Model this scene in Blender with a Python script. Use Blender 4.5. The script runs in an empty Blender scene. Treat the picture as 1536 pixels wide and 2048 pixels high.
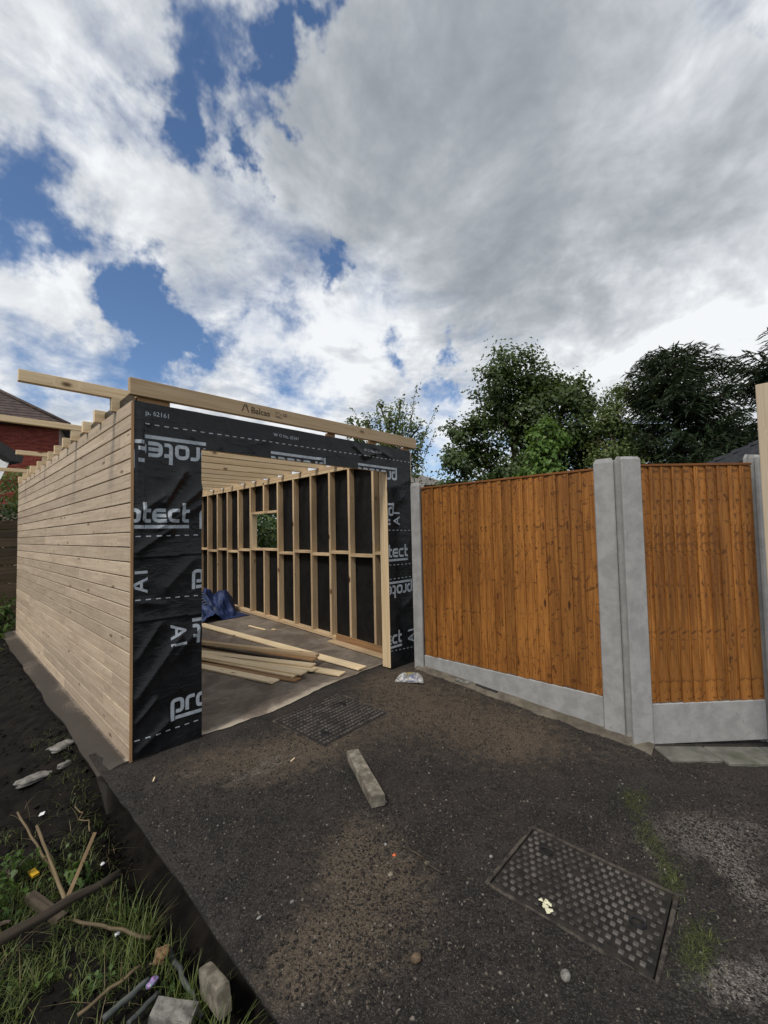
import bpy, bmesh, math, random
import numpy as np
from mathutils import Matrix, Vector

random.seed(7)
rng = np.random.default_rng(11)
scene = bpy.context.scene
col = scene.collection
R = math.radians

# ------------------------------------------------------------------ camera
# World frame: origin at the garage's front-left corner on the slab, X along its front, Y into its depth.
CAM = Vector((-0.9417, -3.306, 1.5))
HEAD = Vector((0.7200, 0.6940, 0.0)).normalized()
PITCH, ROLL, FPX = 0.0465, 0.0212, 864.3
right0 = Vector((HEAD.y, -HEAD.x, 0))
fwd = HEAD * math.cos(PITCH) + Vector((0, 0, math.sin(PITCH)))
up0 = -HEAD * math.sin(PITCH) + Vector((0, 0, math.cos(PITCH)))
ri = right0 * math.cos(ROLL) - up0 * math.sin(ROLL)
ui = right0 * math.sin(ROLL) + up0 * math.cos(ROLL)
cd = bpy.data.cameras.new('camera')
cd.sensor_fit = 'HORIZONTAL'; cd.sensor_width = 36.0; cd.lens = FPX / 1536 * 36
cd.clip_start = 0.05; cd.clip_end = 3000
cam = bpy.data.objects.new('camera', cd); col.objects.link(cam)
cam.matrix_world = Matrix(((ri.x, ui.x, -fwd.x, CAM.x), (ri.y, ui.y, -fwd.y, CAM.y), (ri.z, ui.z, -fwd.z, CAM.z), (0, 0, 0, 1)))
scene.camera = cam

# ------------------------------------------------------------------ view, sun, sky
scene.view_settings.view_transform = 'Standard'; scene.view_settings.look = 'None'
scene.view_settings.exposure = 0.10; scene.view_settings.gamma = 1.0
scene.view_settings.use_curve_mapping = False
scene.cycles.max_bounces = 6; scene.cycles.diffuse_bounces = 3; scene.cycles.glossy_bounces = 3
scene.cycles.transparent_max_bounces = 8
try: scene.cycles.use_denoising = True
except Exception: pass

SUN = Vector((-0.66, -0.14, 0.84)).normalized()
sd = bpy.data.lights.new('sun', 'SUN'); sd.energy = 2.4; sd.angle = R(11); sd.color = (1.0, 0.93, 0.83)
so = bpy.data.objects.new('sun', sd); col.objects.link(so)
so.rotation_euler = (-SUN).to_track_quat('-Z', 'Y').to_euler(); so.location = (0, 0, 30)

world = bpy.data.worlds.new('World'); scene.world = world; world.use_nodes = True
WT = world.node_tree; WT.nodes.clear()


def node(nt, typ, **kw):
    n = nt.nodes.new(typ)
    for k, v in kw.items():
        if k == 'inp':
            for kk, vv in v.items():
                s = n.inputs[kk]
                if isinstance(vv, bpy.types.NodeSocket): nt.links.new(vv, s)
                else: s.default_value = vv
        else: setattr(n, k, v)
    return n


def math_n(nt, op, a, b=None, c=None, clamp=False):
    n = nt.nodes.new('ShaderNodeMath'); n.operation = op; n.use_clamp = clamp
    for i, v in enumerate((a, b, c)):
        if v is None: continue
        if isinstance(v, bpy.types.NodeSocket): nt.links.new(v, n.inputs[i])
        else: n.inputs[i].default_value = v
    return n.outputs[0]


def vmath(nt, op, a, b=None):
    n = nt.nodes.new('ShaderNodeVectorMath'); n.operation = op
    for i, v in enumerate((a, b)):
        if v is None: continue
        if isinstance(v, bpy.types.NodeSocket): nt.links.new(v, n.inputs[i])
        else: n.inputs[i].default_value = v
    return n.outputs['Value' if op in ('DISTANCE', 'LENGTH', 'DOT_PRODUCT') else 'Vector']


def maprange(nt, v, a, b, c=0.0, d=1.0, smooth=True):
    n = nt.nodes.new('ShaderNodeMapRange'); n.interpolation_type = 'SMOOTHSTEP' if smooth else 'LINEAR'
    nt.links.new(v, n.inputs[0])
    for i, x in enumerate((a, b, c, d)): n.inputs[i + 1].default_value = x
    return n.outputs[0]


def mix(nt, fac, a, b, blend='MIX'):
    n = nt.nodes.new('ShaderNodeMix'); n.data_type = 'RGBA'; n.blend_type = blend; n.clamp_factor = True
    for s, v in ((n.inputs[0], fac), (n.inputs[6], a), (n.inputs[7], b)):
        if isinstance(v, bpy.types.NodeSocket): nt.links.new(v, s)
        elif isinstance(v, (int, float)): s.default_value = v
        else: s.default_value = (*v, 1.0) if len(v) == 3 else v
    return n.outputs[2]


def noise(nt, vec, scale, detail=4, rough=0.55, dist=0.0, out='Fac'):
    n = nt.nodes.new('ShaderNodeTexNoise')
    nt.links.new(vec, n.inputs['Vector'])
    n.inputs['Scale'].default_value = scale; n.inputs['Detail'].default_value = detail
    n.inputs['Roughness'].default_value = rough; n.inputs['Distortion'].default_value = dist
    return n.outputs[out]


sky = node(WT, 'ShaderNodeTexSky', sky_type='NISHITA', sun_disc=False)
sky.sun_elevation = math.asin(SUN.z); sky.sun_rotation = math.atan2(SUN.x, SUN.y)
sky.altitude = 50; sky.air_density = 1.0; sky.dust_density = 0.1; sky.ozone_density = 6.0
tc = node(WT, 'ShaderNodeTexCoord')
D = tc.outputs['Generated']
sep = node(WT, 'ShaderNodeSeparateXYZ', inp={0: D})
zz = math_n(WT, 'ADD', math_n(WT, 'MAXIMUM', sep.outputs[2], 0.0), 0.32)
inv = math_n(WT, 'DIVIDE', 1.0, zz)
P = vmath(WT, 'SCALE', D); WT.nodes[-1].inputs['Scale'].default_value = 1
WT.links.new(inv, WT.nodes[-1].inputs['Scale'])
WARP = vmath(WT, 'ADD', D, vmath(WT, 'MULTIPLY', vmath(WT, 'SUBTRACT', noise(WT, D, 6.5, 5, 0.62, out='Color'), (0.5, 0.5, 0.5)), (0.36, 0.36, 0.36)))
n1 = noise(WT, P, 2.3, 7, 0.56, 0.5)
n2 = noise(WT, P, 7.0, 6, 0.62, 0.35)
n3 = noise(WT, P, 1.7, 5, 0.5, 0.4)
# the same field a step towards the sun: the difference gives the billows a lit and a shaded side
PS = vmath(WT, 'ADD', P, tuple(SUN * 0.055))
n1s = noise(WT, PS, 2.3, 5, 0.56, 0.5)
n2s = noise(WT, vmath(WT, 'ADD', P, tuple(SUN * 0.022)), 7.0, 4, 0.62, 0.35)
# places where the cloud sheet is broken and blue shows: (direction, radius, strength)
GAPS = [((.268, .596, .757), .11, .30), ((.244, .646, .723), .09, .22), ((.355, .537, .765), .11, .42), ((.385, .524, .760), .07, .25),
        ((.351, .582, .733), .09, .28), ((.356, .638, .683), .055, .34), ((.342, .664, .665), .05, .30), ((.241, .698, .675), .085, .42),
        ((.145, .749, .647), .09, .16), ((.094, .854, .512), .12, .28), ((.050, .885, .470), .11, .26), ((.132, .817, .562), .10, .24),
        ((.276, .875, .399), .11, .38), ((.251, .863, .438), .09, .34), ((.331, .874, .356), .10, .36), ((.381, .828, .412), .08, .26),
        ((.549, .644, .532), .04, .26), ((.731, .572, .372), .065, .36), ((.724, .539, .430), .04, .26), ((.763, .549, .341), .065, .34),
        ((.695, .611, .379), .07, .32), ((.760, .005, .660), .06, .24), ((.142, .943, .301), .15, .26), ((.568, .767, .300), .12, .30),
        ((.785, .591, .184), .16, .30), ((.287, .907, .308), .14, .26), ((.215, .853, .475), .07, .20), ((.504, .728, .465), .08, .22)]
THICK = [((.68, .353, .643), .50, .30), ((.87, .10, .46), .45, .28), ((.213, .78, .60), .18, .06), ((.60, .70, .39), .13, .12), ((.17, .91, .40), .10, .14)]
bias = None
for g, r, a in GAPS:
    v = maprange(WT, vmath(WT, 'DISTANCE', WARP, g), 0.0, r * 1.08, -a * 1.08, 0.0)
    bias = v if bias is None else math_n(WT, 'ADD', bias, v)
for g, r, a in THICK:
    bias = math_n(WT, 'ADD', bias, maprange(WT, vmath(WT, 'DISTANCE', WARP, g), 0.0, r, a, 0.0))
dens = math_n(WT, 'ADD', math_n(WT, 'ADD', n1, bias), math_n(WT, 'MULTIPLY', math_n(WT, 'SUBTRACT', n2, 0.5), 0.46))
dens = math_n(WT, 'ADD', dens, 0.085)
mask = maprange(WT, dens, 0.20, 0.66)
GREY = [((.66, .34, .66), .50, .80), ((.80, .36, .48), .26, .55), ((.53, .37, .76), .36, .50), ((.87, .03, .50), .28, .55), ((.71, .50, .50), .18, .34), ((.74, .18, .65), .30, .25),
        ((.507, .63, .59), .20, .14)]
WHITE = [((.563, .722, .402), .26, .42), ((.93, .13, .33), .34, .70), ((.20, .76, .62), .42, .22), ((.13, .92, .37), .24, .20), ((.80, .52, .30), .20, .2)]
sh = math_n(WT, 'ADD', math_n(WT, 'MULTIPLY', math_n(WT, 'SUBTRACT', n3, 0.5), 1.6), 0.34)
for g, r, a in GREY:
    sh = math_n(WT, 'ADD', sh, maprange(WT, vmath(WT, 'DISTANCE', WARP, g), 0.0, r, a, 0.0))
for g, r, a in WHITE:
    sh = math_n(WT, 'SUBTRACT', sh, maprange(WT, vmath(WT, 'DISTANCE', WARP, g), 0.0, r, a, 0.0))
sh = math_n(WT, 'ADD', sh, math_n(WT, 'MULTIPLY', math_n(WT, 'SUBTRACT', n2, 0.5), -0.30))
sh = math_n(WT, 'ADD', sh, math_n(WT, 'MULTIPLY', math_n(WT, 'SUBTRACT', n1s, n1), 3.2))
sh = math_n(WT, 'ADD', sh, math_n(WT, 'MULTIPLY', math_n(WT, 'SUBTRACT', n2s, n2), 0.8))
shc = math_n(WT, 'SUBTRACT', 1.0, math_n(WT, 'EXPONENT', math_n(WT, 'MULTIPLY', math_n(WT, 'MAXIMUM', sh, 0.0), -0.95)), clamp=True)
ramp = node(WT, 'ShaderNodeValToRGB', inp={0: shc})
e = ramp.color_ramp.elements
e[0].position = 0.0; e[0].color = (0.90, 0.92, 0.94, 1)
e[1].position = 0.88; e[1].color = (0.235, 0.265, 0.30, 1)
m = ramp.color_ramp.elements.new(0.45); m.color = (0.58, 0.61, 0.65, 1)
bg1 = node(WT, 'ShaderNodeBackground', inp={0: sky.outputs[0], 1: 0.115})
bg2 = node(WT, 'ShaderNodeBackground', inp={0: ramp.outputs[0], 1: 0.95})
ms = node(WT, 'ShaderNodeMixShader', inp={0: mask, 1: bg1.outputs[0], 2: bg2.outputs[0]})
wo = node(WT, 'ShaderNodeOutputWorld', inp={0: ms.outputs[0]})
world.cycles.sampling_method = 'MANUAL'; world.cycles.sample_map_resolution = 512

# ------------------------------------------------------------------ helpers
WM = {}


def reg(o, mw, parent=None):
    col.objects.link(o)
    WM[o] = mw.copy()
    if parent is not None:
        o.parent = parent; o.matrix_parent_inverse = WM[parent].inverted()
    o.matrix_basis = mw
    return o


def tag(o, label=None, cat=None, group=None, kind=None):
    if label: o['label'] = label
    if cat: o['category'] = cat
    if group: o['group'] = group
    if kind: o['kind'] = kind
    return o


def empty(name, loc, label=None, cat=None, group=None, parent=None):
    o = bpy.data.objects.new(name, None); o.empty_display_size = 0.1
    reg(o, Matrix.Translation(Vector(loc)), parent)
    return tag(o, label, cat, group)


def fast_mesh(name, V, F, mats=(), smooth=False, attr=None):
    V = np.asarray(V, dtype=np.float32).reshape(-1, 3)
    me = bpy.data.meshes.new(name)
    if isinstance(F, np.ndarray) and F.ndim == 2:
        k = F.shape[1]; nf = F.shape[0]
        me.vertices.add(len(V)); me.vertices.foreach_set('co', V.ravel())
        me.loops.add(nf * k); me.loops.foreach_set('vertex_index', F.astype(np.int32).ravel())
        me.polygons.add(nf)
        me.polygons.foreach_set('loop_start', np.arange(0, nf * k, k, dtype=np.int32))
        me.polygons.foreach_set('loop_total', np.full(nf, k, dtype=np.int32))
        me.update(calc_edges=True); me.validate()
    else:
        me.from_pydata(V.tolist(), [], [list(map(int, f)) for f in F]); me.update()
    for m_ in mats: me.materials.append(m_)
    if smooth:
        me.polygons.foreach_set('use_smooth', np.ones(len(me.polygons), dtype=bool))
    if attr is not None:
        a = me.color_attributes.new('patch', 'FLOAT_COLOR', 'POINT')
        a.data.foreach_set('color', np.asarray(attr, dtype=np.float32).ravel())
    return me


def mobj(name, V, F, mat, parent=None, smooth=False, mw=None, attr=None):
    """One mesh object; vertices in world space are re-centred on their own middle so that object coordinates stay local."""
    V = np.asarray(V, dtype=float).reshape(-1, 3)
    if mw is None:
        c = (V.max(0) + V.min(0)) / 2
        V = V - c; mw = Matrix.Translation(Vector(c))
    me = fast_mesh(name, V, F, [mat] if mat else [], smooth, attr)
    o = bpy.data.objects.new(name, me)
    return reg(o, mw, parent)


def _cbox_pts(L, W, H, c):
    P_ = []
    for sx in (-1, 1):
        for sy in (-1, 1):
            for sz in (-1, 1):
                P_.append((sx * L / 2, sy * (W / 2 - c), sz * (H / 2 - c)))
                P_.append((sx * (L / 2 - c), sy * W / 2, sz * (H / 2 - c)))
                P_.append((sx * (L / 2 - c), sy * (W / 2 - c), sz * H / 2))
    return P_


def _cbox_faces():
    def i(sx, sy, sz, a): return ((sx > 0) * 4 + (sy > 0) * 2 + (sz > 0)) * 3 + a
    F_ = []
    for s in (-1, 1):
        F_ += [[i(s, -1, -1, 0), i(s, 1, -1, 0), i(s, 1, 1, 0), i(s, -1, 1, 0)], [i(-1, s, -1, 1), i(1, s, -1, 1), i(1, s, 1, 1), i(-1, s, 1, 1)],
               [i(-1, -1, s, 2), i(1, -1, s, 2), i(1, 1, s, 2), i(-1, 1, s, 2)]]
        for t in (-1, 1):
            F_ += [[i(s, t, -1, 0), i(s, t, 1, 0), i(s, t, 1, 1), i(s, t, -1, 1)], [i(s, -1, t, 0), i(s, 1, t, 0), i(s, 1, t, 2), i(s, -1, t, 2)],
                   [i(-1, s, t, 1), i(1, s, t, 1), i(1, s, t, 2), i(-1, s, t, 2)]]
            for u in (-1, 1): F_.append([i(s, t, u, 0), i(s, t, u, 1), i(s, t, u, 2)])
    P_ = [Vector(p) for p in _cbox_pts(2, 2, 2, .3)]
    out = []
    for f in F_:
        n = (P_[f[1]] - P_[f[0]]).cross(P_[f[2]] - P_[f[0]]); c = sum((P_[k] for k in f), Vector()) / len(f)
        out.append(f if n.dot(c) > 0 else f[::-1])
    return out


CBF = _cbox_faces()


def cbox_mesh(name, L, W, H, c, mat):
    c = min(c, L * .3, W * .3, H * .3)
    return fast_mesh(name, _cbox_pts(L, W, H, c), CBF, [mat])


def frame(p0, p1, upv):
    x = (Vector(p1) - Vector(p0)).normalized(); z = Vector(upv); z = (z - x * z.dot(x)).normalized(); y = z.cross(x)
    c = (Vector(p0) + Vector(p1)) / 2
    return Matrix(((x.x, y.x, z.x, c.x), (x.y, y.y, z.y, c.y), (x.z, y.z, z.z, c.z), (0, 0, 0, 1)))


def timber(name, parent, p0, p1, w, h, mat, c=0.002, up=(0, 0, 1)):
    """A length of sawn timber, grain along its local X; w across, h along `up`."""
    L = (Vector(p1) - Vector(p0)).length
    o = bpy.data.objects.new(name, cbox_mesh(name, L, w, h, c, mat))
    return reg(o, frame(p0, p1, up), parent)


def box(name, parent, x0, x1, y0, y1, z0, z1, mat, c=0.002):
    """Box by extents, local X along its longest side (so that wood grain follows the length)."""
    s = (x1 - x0, y1 - y0, z1 - z0); ctr = Vector(((x0 + x1) / 2, (y0 + y1) / 2, (z0 + z1) / 2)); k = max(range(3), key=lambda i: s[i])
    ax = [Vector((1, 0, 0)), Vector((0, 1, 0)), Vector((0, 0, 1))]
    x = ax[k]; o3 = [i for i in range(3) if i != k]; a, b = o3
    up = ax[b]
    return timber(name, parent, ctr - x * s[k] / 2, ctr + x * s[k] / 2, s[a], s[b], mat, c, up)


def vnoise(X, Y, seed=0):
    X = np.asarray(X, float); Y = np.asarray(Y, float)
    xi = np.floor(X).astype(np.int64); yi = np.floor(Y).astype(np.int64); xf = X - xi; yf = Y - yi
    u = xf * xf * (3 - 2 * xf); v = yf * yf * (3 - 2 * yf)

    def h(a, b):
        n = (a * 374761393 + b * 668265263 + seed * 1442695041) & 0xFFFFFFFF
        n = ((n ^ (n >> 13)) * 1274126177) & 0xFFFFFFFF
        return ((n ^ (n >> 16)) & 0xFFFF) / 65535.0
    return (h(xi, yi) * (1 - u) + h(xi + 1, yi) * u) * (1 - v) + (h(xi, yi + 1) * (1 - u) + h(xi + 1, yi + 1) * u) * v


def fbm(X, Y, seed=0, oct=4):
    t = 0; a = 0.5; s = 1.0
    for k in range(oct):
        t = t + a * (vnoise(np.asarray(X) * s + 17.3 * k, np.asarray(Y) * s - 9.1 * k, seed + k) - 0.5) * 2; a *= 0.5; s *= 2.03
    return t


def sstep(x, a, b):
    t = np.clip((np.asarray(x, float) - a) / (b - a), 0, 1); return t * t * (3 - 2 * t)


def gz(X, Y):
    """Height of the hard standing: level by the garage door, falling to the fence, the old slab rising slightly inside."""
    X = np.asarray(X, float); Y = np.asarray(Y, float)
    return -.068 * np.maximum(0, -Y - .3) * sstep(X, -.5, 2.6) + .04 * np.maximum(0, Y - .3) * sstep(X, .2, 2.6)


def grid(x0, x1, y0, y1, step, zf, edge=None):
    nx = max(2, int((x1 - x0) / step) + 1); ny = max(2, int((y1 - y0) / step) + 1)
    X, Y = np.meshgrid(np.linspace(x0, x1, nx), np.linspace(y0, y1, ny))
    if edge: X, Y = edge(X, Y)
    Z = zf(X, Y)
    V = np.stack([X, Y, Z], -1).reshape(-1, 3)
    i = np.arange(nx * ny).reshape(ny, nx)
    F = np.stack([i[:-1, :-1], i[:-1, 1:], i[1:, 1:], i[1:, :-1]], -1).reshape(-1, 4)
    return V, F, X, Y, i


def skirt(V, F, loop, dz, under=0.0):
    """Walls hanging down from a border loop of vertex indices."""
    n = len(V); k = len(loop); l0 = V[loop].copy(); l1 = l0.copy(); l1[:, 2] -= .02; l1[:, 0] += .004
    l2 = l1.copy(); l2[:, 2] -= .05; l2[:, 0] += under; l3 = l2.copy(); l3[:, 2] -= dz
    V2 = np.vstack([V, l0, l1, l2, l3]); qs = []
    rows = [[n + m_ * k + j for j in range(k)] for m_ in range(4)]
    for a_, b_ in zip(rows[:-1], rows[1:]): qs += [[a_[j], b_[j], b_[j + 1], a_[j + 1]] for j in range(k - 1)]
    return V2, np.vstack([F, np.array(qs)])


def tube(pts, radii, seg=8, cap=True):
    pts = [Vector(p) for p in pts]; V = []; F = []
    a = None
    for k, p in enumerate(pts):
        d = (pts[min(k + 1, len(pts) - 1)] - pts[max(k - 1, 0)]).normalized()
        if a is None: a = d.orthogonal().normalized()
        a = (a - d * a.dot(d)).normalized(); b = d.cross(a)
        for s in range(seg):
            t = 2 * math.pi * s / seg
            V.append(p + (a * math.cos(t) + b * math.sin(t)) * radii[k])
    for k in range(len(pts) - 1):
        for s in range(seg):
            s2 = (s + 1) % seg
            F.append([k * seg + s, k * seg + s2, (k + 1) * seg + s2, (k + 1) * seg + s])
    if cap:
        F.append(list(range(seg))[::-1]); F.append([(len(pts) - 1) * seg + s for s in range(seg)])
    return [tuple(v) for v in V], F


def merge(parts):
    V = []; F = []
    for v, f in parts:
        n = len(V); V += list(map(tuple, v)); F += [[n + i for i in ff] for ff in f]
    return V, F


def rock(name, loc, size, mat, parent=None, seed=0, sub=3, rough=.35, rotz=0, boxy=0.0):
    bm = bmesh.new(); bmesh.ops.create_icosphere(bm, subdivisions=sub, radius=1)
    r = random.Random(seed); off = Vector((r.uniform(0, 50), r.uniform(0, 50), r.uniform(0, 50)))
    from mathutils import noise as mn
    for v in bm.verts:
        p = v.co.copy()
        if boxy:
            m_ = max(abs(p.x), abs(p.y), abs(p.z)); p = p.lerp(p / m_, boxy)
        p *= 1 + rough * mn.noise(p * 1.3 + off) + rough * .35 * mn.noise(p * 4 + off)
        v.co = Vector((p.x * size[0], p.y * size[1], p.z * size[2]))
    me = bpy.data.meshes.new(name); bm.to_mesh(me); bm.free(); me.materials.append(mat)
    me.polygons.foreach_set('use_smooth', np.ones(len(me.polygons), dtype=bool))
    o = bpy.data.objects.new(name, me)
    return reg(o, Matrix.Translation(Vector(loc)) @ Matrix.Rotation(rotz, 4, 'Z'), parent)


# ------------------------------------------------------------------ materials
def newmat(name, rough=0.7, spec=0.4):
    m_ = bpy.data.materials.new(name); m_.use_nodes = True; nt = m_.node_tree
    b = nt.nodes['Principled BSDF']; b.inputs['Roughness'].default_value = rough; b.inputs['Specular IOR Level'].default_value = spec
    return m_, nt, b


def bump(nt, b, h, strength=0.3, dist=0.01):
    n = nt.nodes.new('ShaderNodeBump'); n.inputs['Strength'].default_value = strength; n.inputs['Distance'].default_value = dist
    nt.links.new(h, n.inputs['Height']); nt.links.new(n.outputs[0], b.inputs['Normal'])


def ramp3(nt, fac, stops):
    r = nt.nodes.new('ShaderNodeValToRGB'); nt.links.new(fac, r.inputs[0]); e_ = r.color_ramp.elements
    e_[0].position, e_[0].color = stops[0][0], (*stops[0][1], 1); e_[1].position, e_[1].color = stops[-1][0], (*stops[-1][1], 1)
    for p_, c_ in stops[1:-1]: e_.new(p_).color = (*c_, 1)
    return r.outputs[0]


def wood(name, light, dark, knot=(.10, .05, .02), rough=.65, stain=0.0, stain_col=(.2, .16, .12), vary=.22, knots=1.0, seeded=False, grain=1.0, marks=0.0):
    m_, nt, b = newmat(name, rough, .3)
    tc_ = node(nt, 'ShaderNodeTexCoord'); oi = node(nt, 'ShaderNodeObjectInfo')
    if seeded:
        s_ = node(nt, 'ShaderNodeSeparateColor', inp={0: oi.outputs['Color']}); seed = s_.outputs[0]
        off = node(nt, 'ShaderNodeCombineXYZ', inp={0: math_n(nt, 'MULTIPLY', seed, 37.0), 1: math_n(nt, 'MULTIPLY', oi.outputs['Random'], 0.05), 2: seed})
    else:
        seed = oi.outputs['Random']
        off = node(nt, 'ShaderNodeCombineXYZ', inp={0: math_n(nt, 'MULTIPLY', seed, 61.0), 1: math_n(nt, 'MULTIPLY', seed, 23.0), 2: math_n(nt, 'MULTIPLY', seed, 11.0)})
    pos = vmath(nt, 'ADD', tc_.outputs['Object'], off.outputs[0])
    # knots: Voronoi cells stretched along the board
    kp = vmath(nt, 'MULTIPLY', pos, (2.6, 9.0, 5.0))
    vo = nt.nodes.new('ShaderNodeTexVoronoi'); nt.links.new(kp, vo.inputs['Vector']); vo.inputs['Scale'].default_value = 1.0
    kd = vo.outputs['Distance']
    kmask = maprange(nt, kd, .05, .14, 1.0 * knots, 0.0)
    khalo = maprange(nt, kd, .05, .27, 1.0, 0.0)
    # grain lines bend round the knots
    gp = vmath(nt, 'MULTIPLY', pos, (1.0, 26.0, 26.0))
    gp = vmath(nt, 'ADD', gp, node(nt, 'ShaderNodeCombineXYZ', inp={1: math_n(nt, 'MULTIPLY', khalo, 2.2), 2: 0.0}).outputs[0])
    g1 = noise(nt, gp, 1.6, 5, .6, .6)
    g2 = noise(nt, vmath(nt, 'MULTIPLY', pos, (3.0, 160.0, 160.0)), 1.0, 2, .5)
    g = math_n(nt, 'ADD', math_n(nt, 'MULTIPLY', g1, .75), math_n(nt, 'MULTIPLY', g2, .25))
    gg = maprange(nt, g, .5 - .2 / grain, .5 + .22 / grain)
    c_ = mix(nt, gg, dark, light)
    c_ = mix(nt, maprange(nt, khalo, .2, .9, 0, .28 * knots), c_, dark)
    c_ = mix(nt, kmask, c_, knot)
    rr = math_n(nt, 'FRACT', math_n(nt, 'MULTIPLY', oi.outputs['Random'], 91.7))
    lum = math_n(nt, 'ADD', 1.0 - vary / 2, math_n(nt, 'MULTIPLY', rr, vary))
    c_ = mix(nt, 1.0, c_, node(nt, 'ShaderNodeCombineColor', inp={0: lum, 1: lum, 2: lum}).outputs[0], 'MULTIPLY')
    if stain:
        sp = vmath(nt, 'MULTIPLY', pos, (.8, 3.0, 3.0))
        sn = noise(nt, sp, 1.7, 7, .62, .8)
        c_ = mix(nt, maprange(nt, sn, .46, .68, 0, stain), c_, stain_col)
        sn2 = noise(nt, vmath(nt, 'MULTIPLY', pos, (1.2, 9, 9)), 3.0, 5, .6)
        c_ = mix(nt, maprange(nt, sn2, .58, .74, 0, stain * .7), c_, stain_col)
    if marks:
        mk = noise(nt, vmath(nt, 'MULTIPLY', pos, (8.0, 9.0, 9.0)), 1.0, 3, .65, 3.0)
        c_ = mix(nt, maprange(nt, mk, .545, .66, 0, marks), c_, knot)
    nt.links.new(c_, b.inputs['Base Color'])
    bump(nt, b, math_n(nt, 'SUBTRACT', g, math_n(nt, 'MULTIPLY', kmask, .25)), .35, .002)
    return m_


PINE = (.50, .345, .19); PINED = (.36, .22, .105)
m_stud = wood('sawn_pine', (.68, .52, .34), (.50, .355, .205), stain=.3, stain_col=(.27, .185, .11), vary=.34)
m_rafter = wood('new_rafter_pine', (.76, .61, .40), (.58, .42, .24), vary=.24)
m_beam = wood('beam_pine', (.50, .38, .24), (.38, .265, .15), vary=.12, stain=.15)
m_clad = wood('cladding_pine', (.52, .425, .315), (.385, .295, .21), knot=(.11, .065, .038), stain=.32, stain_col=(.25, .18, .13), vary=.30, marks=.22, knots=.9, grain=1.1)
m_plank = wood('fresh_plank_pine', (.84, .70, .48), (.68, .52, .31), vary=.22)
m_plank_old = wood('weathered_plank', (.42, .25, .12), (.27, .15, .07), vary=.3, stain=.4)
m_fence = wood('stained_featheredge', (.375, .158, .035), (.19, .070, .015), knot=(.055, .02, .007), rough=.6, stain=.5, stain_col=(.17, .062, .014), vary=.5, knots=1.0, seeded=True, grain=1.5, marks=.72)
m_fence_trim = wood('stained_rail', (.22, .08, .02), (.14, .05, .012), vary=.2, knots=.4)
m_oldfence = wood('old_fence_wood', (.20, .14, .085), (.11, .075, .045), vary=.5, stain=.5, stain_col=(.05, .045, .03))
m_post_timber = wood('planed_pale_timber', (.52, .435, .33), (.43, .34, .24), vary=.05, knots=.5)
m_stick = wood('dry_stick', (.20, .15, .085), (.09, .066, .036), vary=.5, knots=.2, stain=.3, stain_col=(.08, .06, .04))
m_cane = wood('split_cane', (.36, .27, .16), (.17, .11, .06), vary=.2, knots=.2, stain=.5, stain_col=(.12, .08, .04))
m_log = wood('grey_bark', (.075, .058, .042), (.028, .022, .016), vary=.3, knots=.5, rough=.9)
m_greystick = wood('grey_blue_stick', (.085, .095, .088), (.04, .046, .044), vary=.3, knots=.2)


def concrete(name, base, dark, scale=6.0, stain=.5, rough=.85, moss=0.0):
    m_, nt, b = newmat(name, rough, .25)
    geo = node(nt, 'ShaderNodeNewGeometry'); p = geo.outputs['Position']; oi = node(nt, 'ShaderNodeObjectInfo')
    p = vmath(nt, 'ADD', p, node(nt, 'ShaderNodeCombineXYZ', inp={0: math_n(nt, 'MULTIPLY', oi.outputs['Random'], 40.)}).outputs[0])
    a = noise(nt, p, scale, 8, .62); f = noise(nt, p, 140, 3, .6)
    c_ = mix(nt, maprange(nt, a, .35, .66), dark, base)
    c_ = mix(nt, maprange(nt, f, .45, .75, 0, .25), c_, tuple(x * .55 for x in base))
    st = noise(nt, vmath(nt, 'MULTIPLY', p, (1, 1, .45)), scale * 1.4, 6, .7, 1.0)
    c_ = mix(nt, maprange(nt, st, .60, .74, 0, stain), c_, tuple(x * .35 for x in dark))
    if moss:
        mo = noise(nt, p, scale * .7, 6, .6)
        c_ = mix(nt, maprange(nt, mo, .5, .7, 0, moss), c_, (.045, .055, .018))
    nt.links.new(c_, b.inputs['Base Color'])
    pv = nt.nodes.new('ShaderNodeTexVoronoi'); nt.links.new(p, pv.inputs['Vector']); pv.inputs['Scale'].default_value = 38
    pit = maprange(nt, pv.outputs['Distance'], .10, .17, -1.2, 0.0)
    bump(nt, b, math_n(nt, 'ADD', math_n(nt, 'ADD', math_n(nt, 'MULTIPLY', f, .6), a), pit), .45, .005)
    return m_


m_conc = concrete('fence_concrete', (.335, .335, .332), (.262, .262, .26), 9, .38)
m_conc_old = concrete('old_concrete', (.15, .13, .105), (.075, .064, .05), 7, .5, moss=.3)
m_stone = concrete('stone_lump', (.25, .225, .18), (.10, .088, .070), 16, .7)
m_rubble = concrete('pale_rubble', (.24, .23, .21), (.095, .09, .085), 24, .75)
m_paver = concrete('paver', (.17, .165, .145), (.10, .10, .085), 7, .6, moss=.5)


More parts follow.
